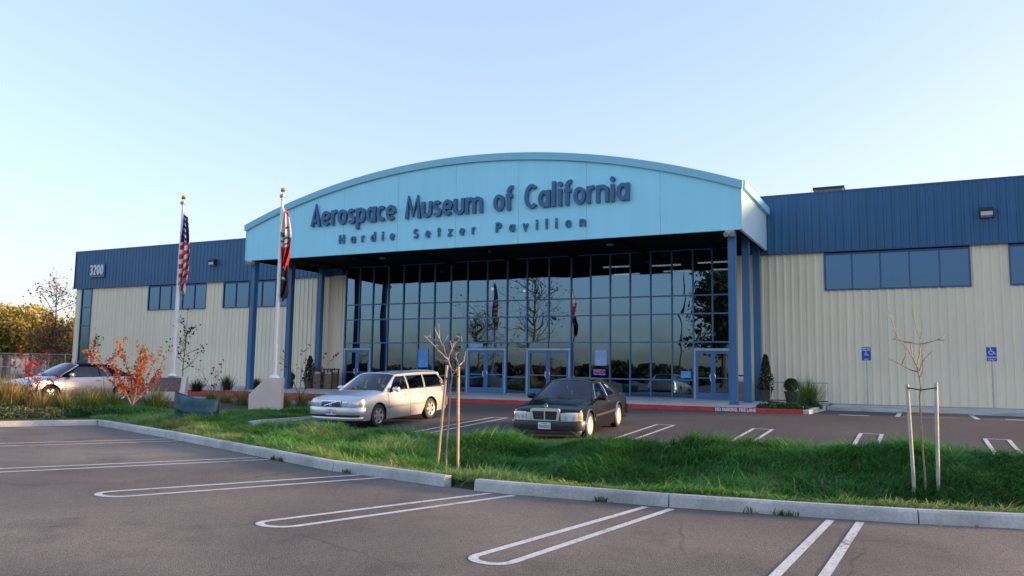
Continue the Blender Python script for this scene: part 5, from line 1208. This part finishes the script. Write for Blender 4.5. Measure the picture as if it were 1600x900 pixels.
for k in range(5): MB().box(-8+k*3.5, -6.2+k*3.5, -.06, 0, .1, 2.1).build('door', mat('shed_door', (.32, .13, .09) if k % 2 else (.4, .38, .36), .7) if False else (red_paint if k == 1 else concrete), sh)
tag(MB().add([(-140, 30, -.19), (-52, 30, -.19), (-52, 120, -.19), (-140, 120, -.19)], [(0, 1, 2, 3)]).build('lawn', mat('lawn', (.07, .11, .03), .9, var=.3, scale=.5, fine=.3, fscale=4)), kind='structure')

# --- what stands behind the camera and shows in the glass
p = Vector((-44.5, -23.7, -.4)); big_tree(p, 17.5, 7.5, drk_leaf, 500, .2, 'large bare spreading tree across the road, seen only mirrored in the glass', name='bare_tree', seed=41, trunk=.26, dens=2.6, cb=.22, group='trees mirrored in the glazing')
p = Vector((-56.0, -30, -.4)); big_tree(p, 12, 5, drk_leaf, 600, .2, 'smaller bare tree left of the large one, seen only mirrored', name='bare_tree', seed=42, trunk=.3, dens=2.2, cb=.22, group='trees mirrored in the glazing')
p = Vector((-20.3, -24.5, -.4)); big_tree(p, 15.5, 4.6, drk_leaf, 9000, .32, 'dense dark tree mirrored at the right end of the glazing', name='dark_tree', seed=43, trunk=.35, dens=2.6, cb=.2, group='trees mirrored in the glazing')
sl_ = thing('street_lamp', 'tall dark car park lamp, seen only mirrored in the right glazing', 'street lamp', (-25.0, -23.5, -.5))
MB().tube([(0, 0, 0), (0, 0, 14.2)], [.12, .07], 8).build('pole', dark_metal, sl_); MB().box(-.9, .1, -.15, .15, 14.2, 14.4).build('lamp_head', dark_metal, sl_)
n = 16000; x = rng.uniform(-190, 60, n); h = .9+3.4*noise2(x, x*0, 51, .09)**1.5+2.2*noise2(x, x*0, 52, .4)
P = np.stack([x, -70+rng.normal(0, 3, n), -.5+h*rng.random(n)**.7], -1); V, f, T = leaf_mesh(P, 1.1, rng.random(n)*.8, elong=1.2)
tag(npmesh('distant_treeline', V, [f], drk_leaf, tint=T), 'dark line of distant trees behind the viewer, seen in the glass', 'trees', kind='stuff')

# --- fallen leaves and kerb weeds
n = 60; x = rng.uniform(-20, 3, n); y = kerbY(x)-np.abs(rng.normal(0, .5, n))*rng.choice([.25, 3.5], n, p=[.6, .4])-.05
V, f, T = leaf_mesh(np.stack([x, y, np.full(n, ZF+.012)], -1), .055, rng.random(n), elong=1.3); V[:, 2] = ZF+.006+(V[:, 2]-ZF-.012)*.25+.012
tag(npmesh('fallen_leaves', V, [f], red_leaf, tint=T), 'small dry leaves scattered on the asphalt along the kerb', 'leaves', kind='stuff')
n = 120; c = rng.choice([-11.0, -10.7, -8.6, -3.9, -1.9, -1.65, -1.5], n); x = c+rng.normal(0, .05, n); P = np.stack([x, kerbY(x)-.03+rng.normal(0, .015, n), np.full(n, ZF)], -1)
V, q, t3, T = blade_mesh(P, rng.uniform(.05, .14, n), np.full(n, .02), rng.uniform(0, 6.28, n), rng.uniform(.3, .9, n), np.full(n, .2), rng.uniform(.2, .7, n))
tag(npmesh('kerb_weeds', V, [q, t3], green_grass, tint=T), 'tiny green weeds growing at the foot of the kerb', 'weeds', kind='stuff')
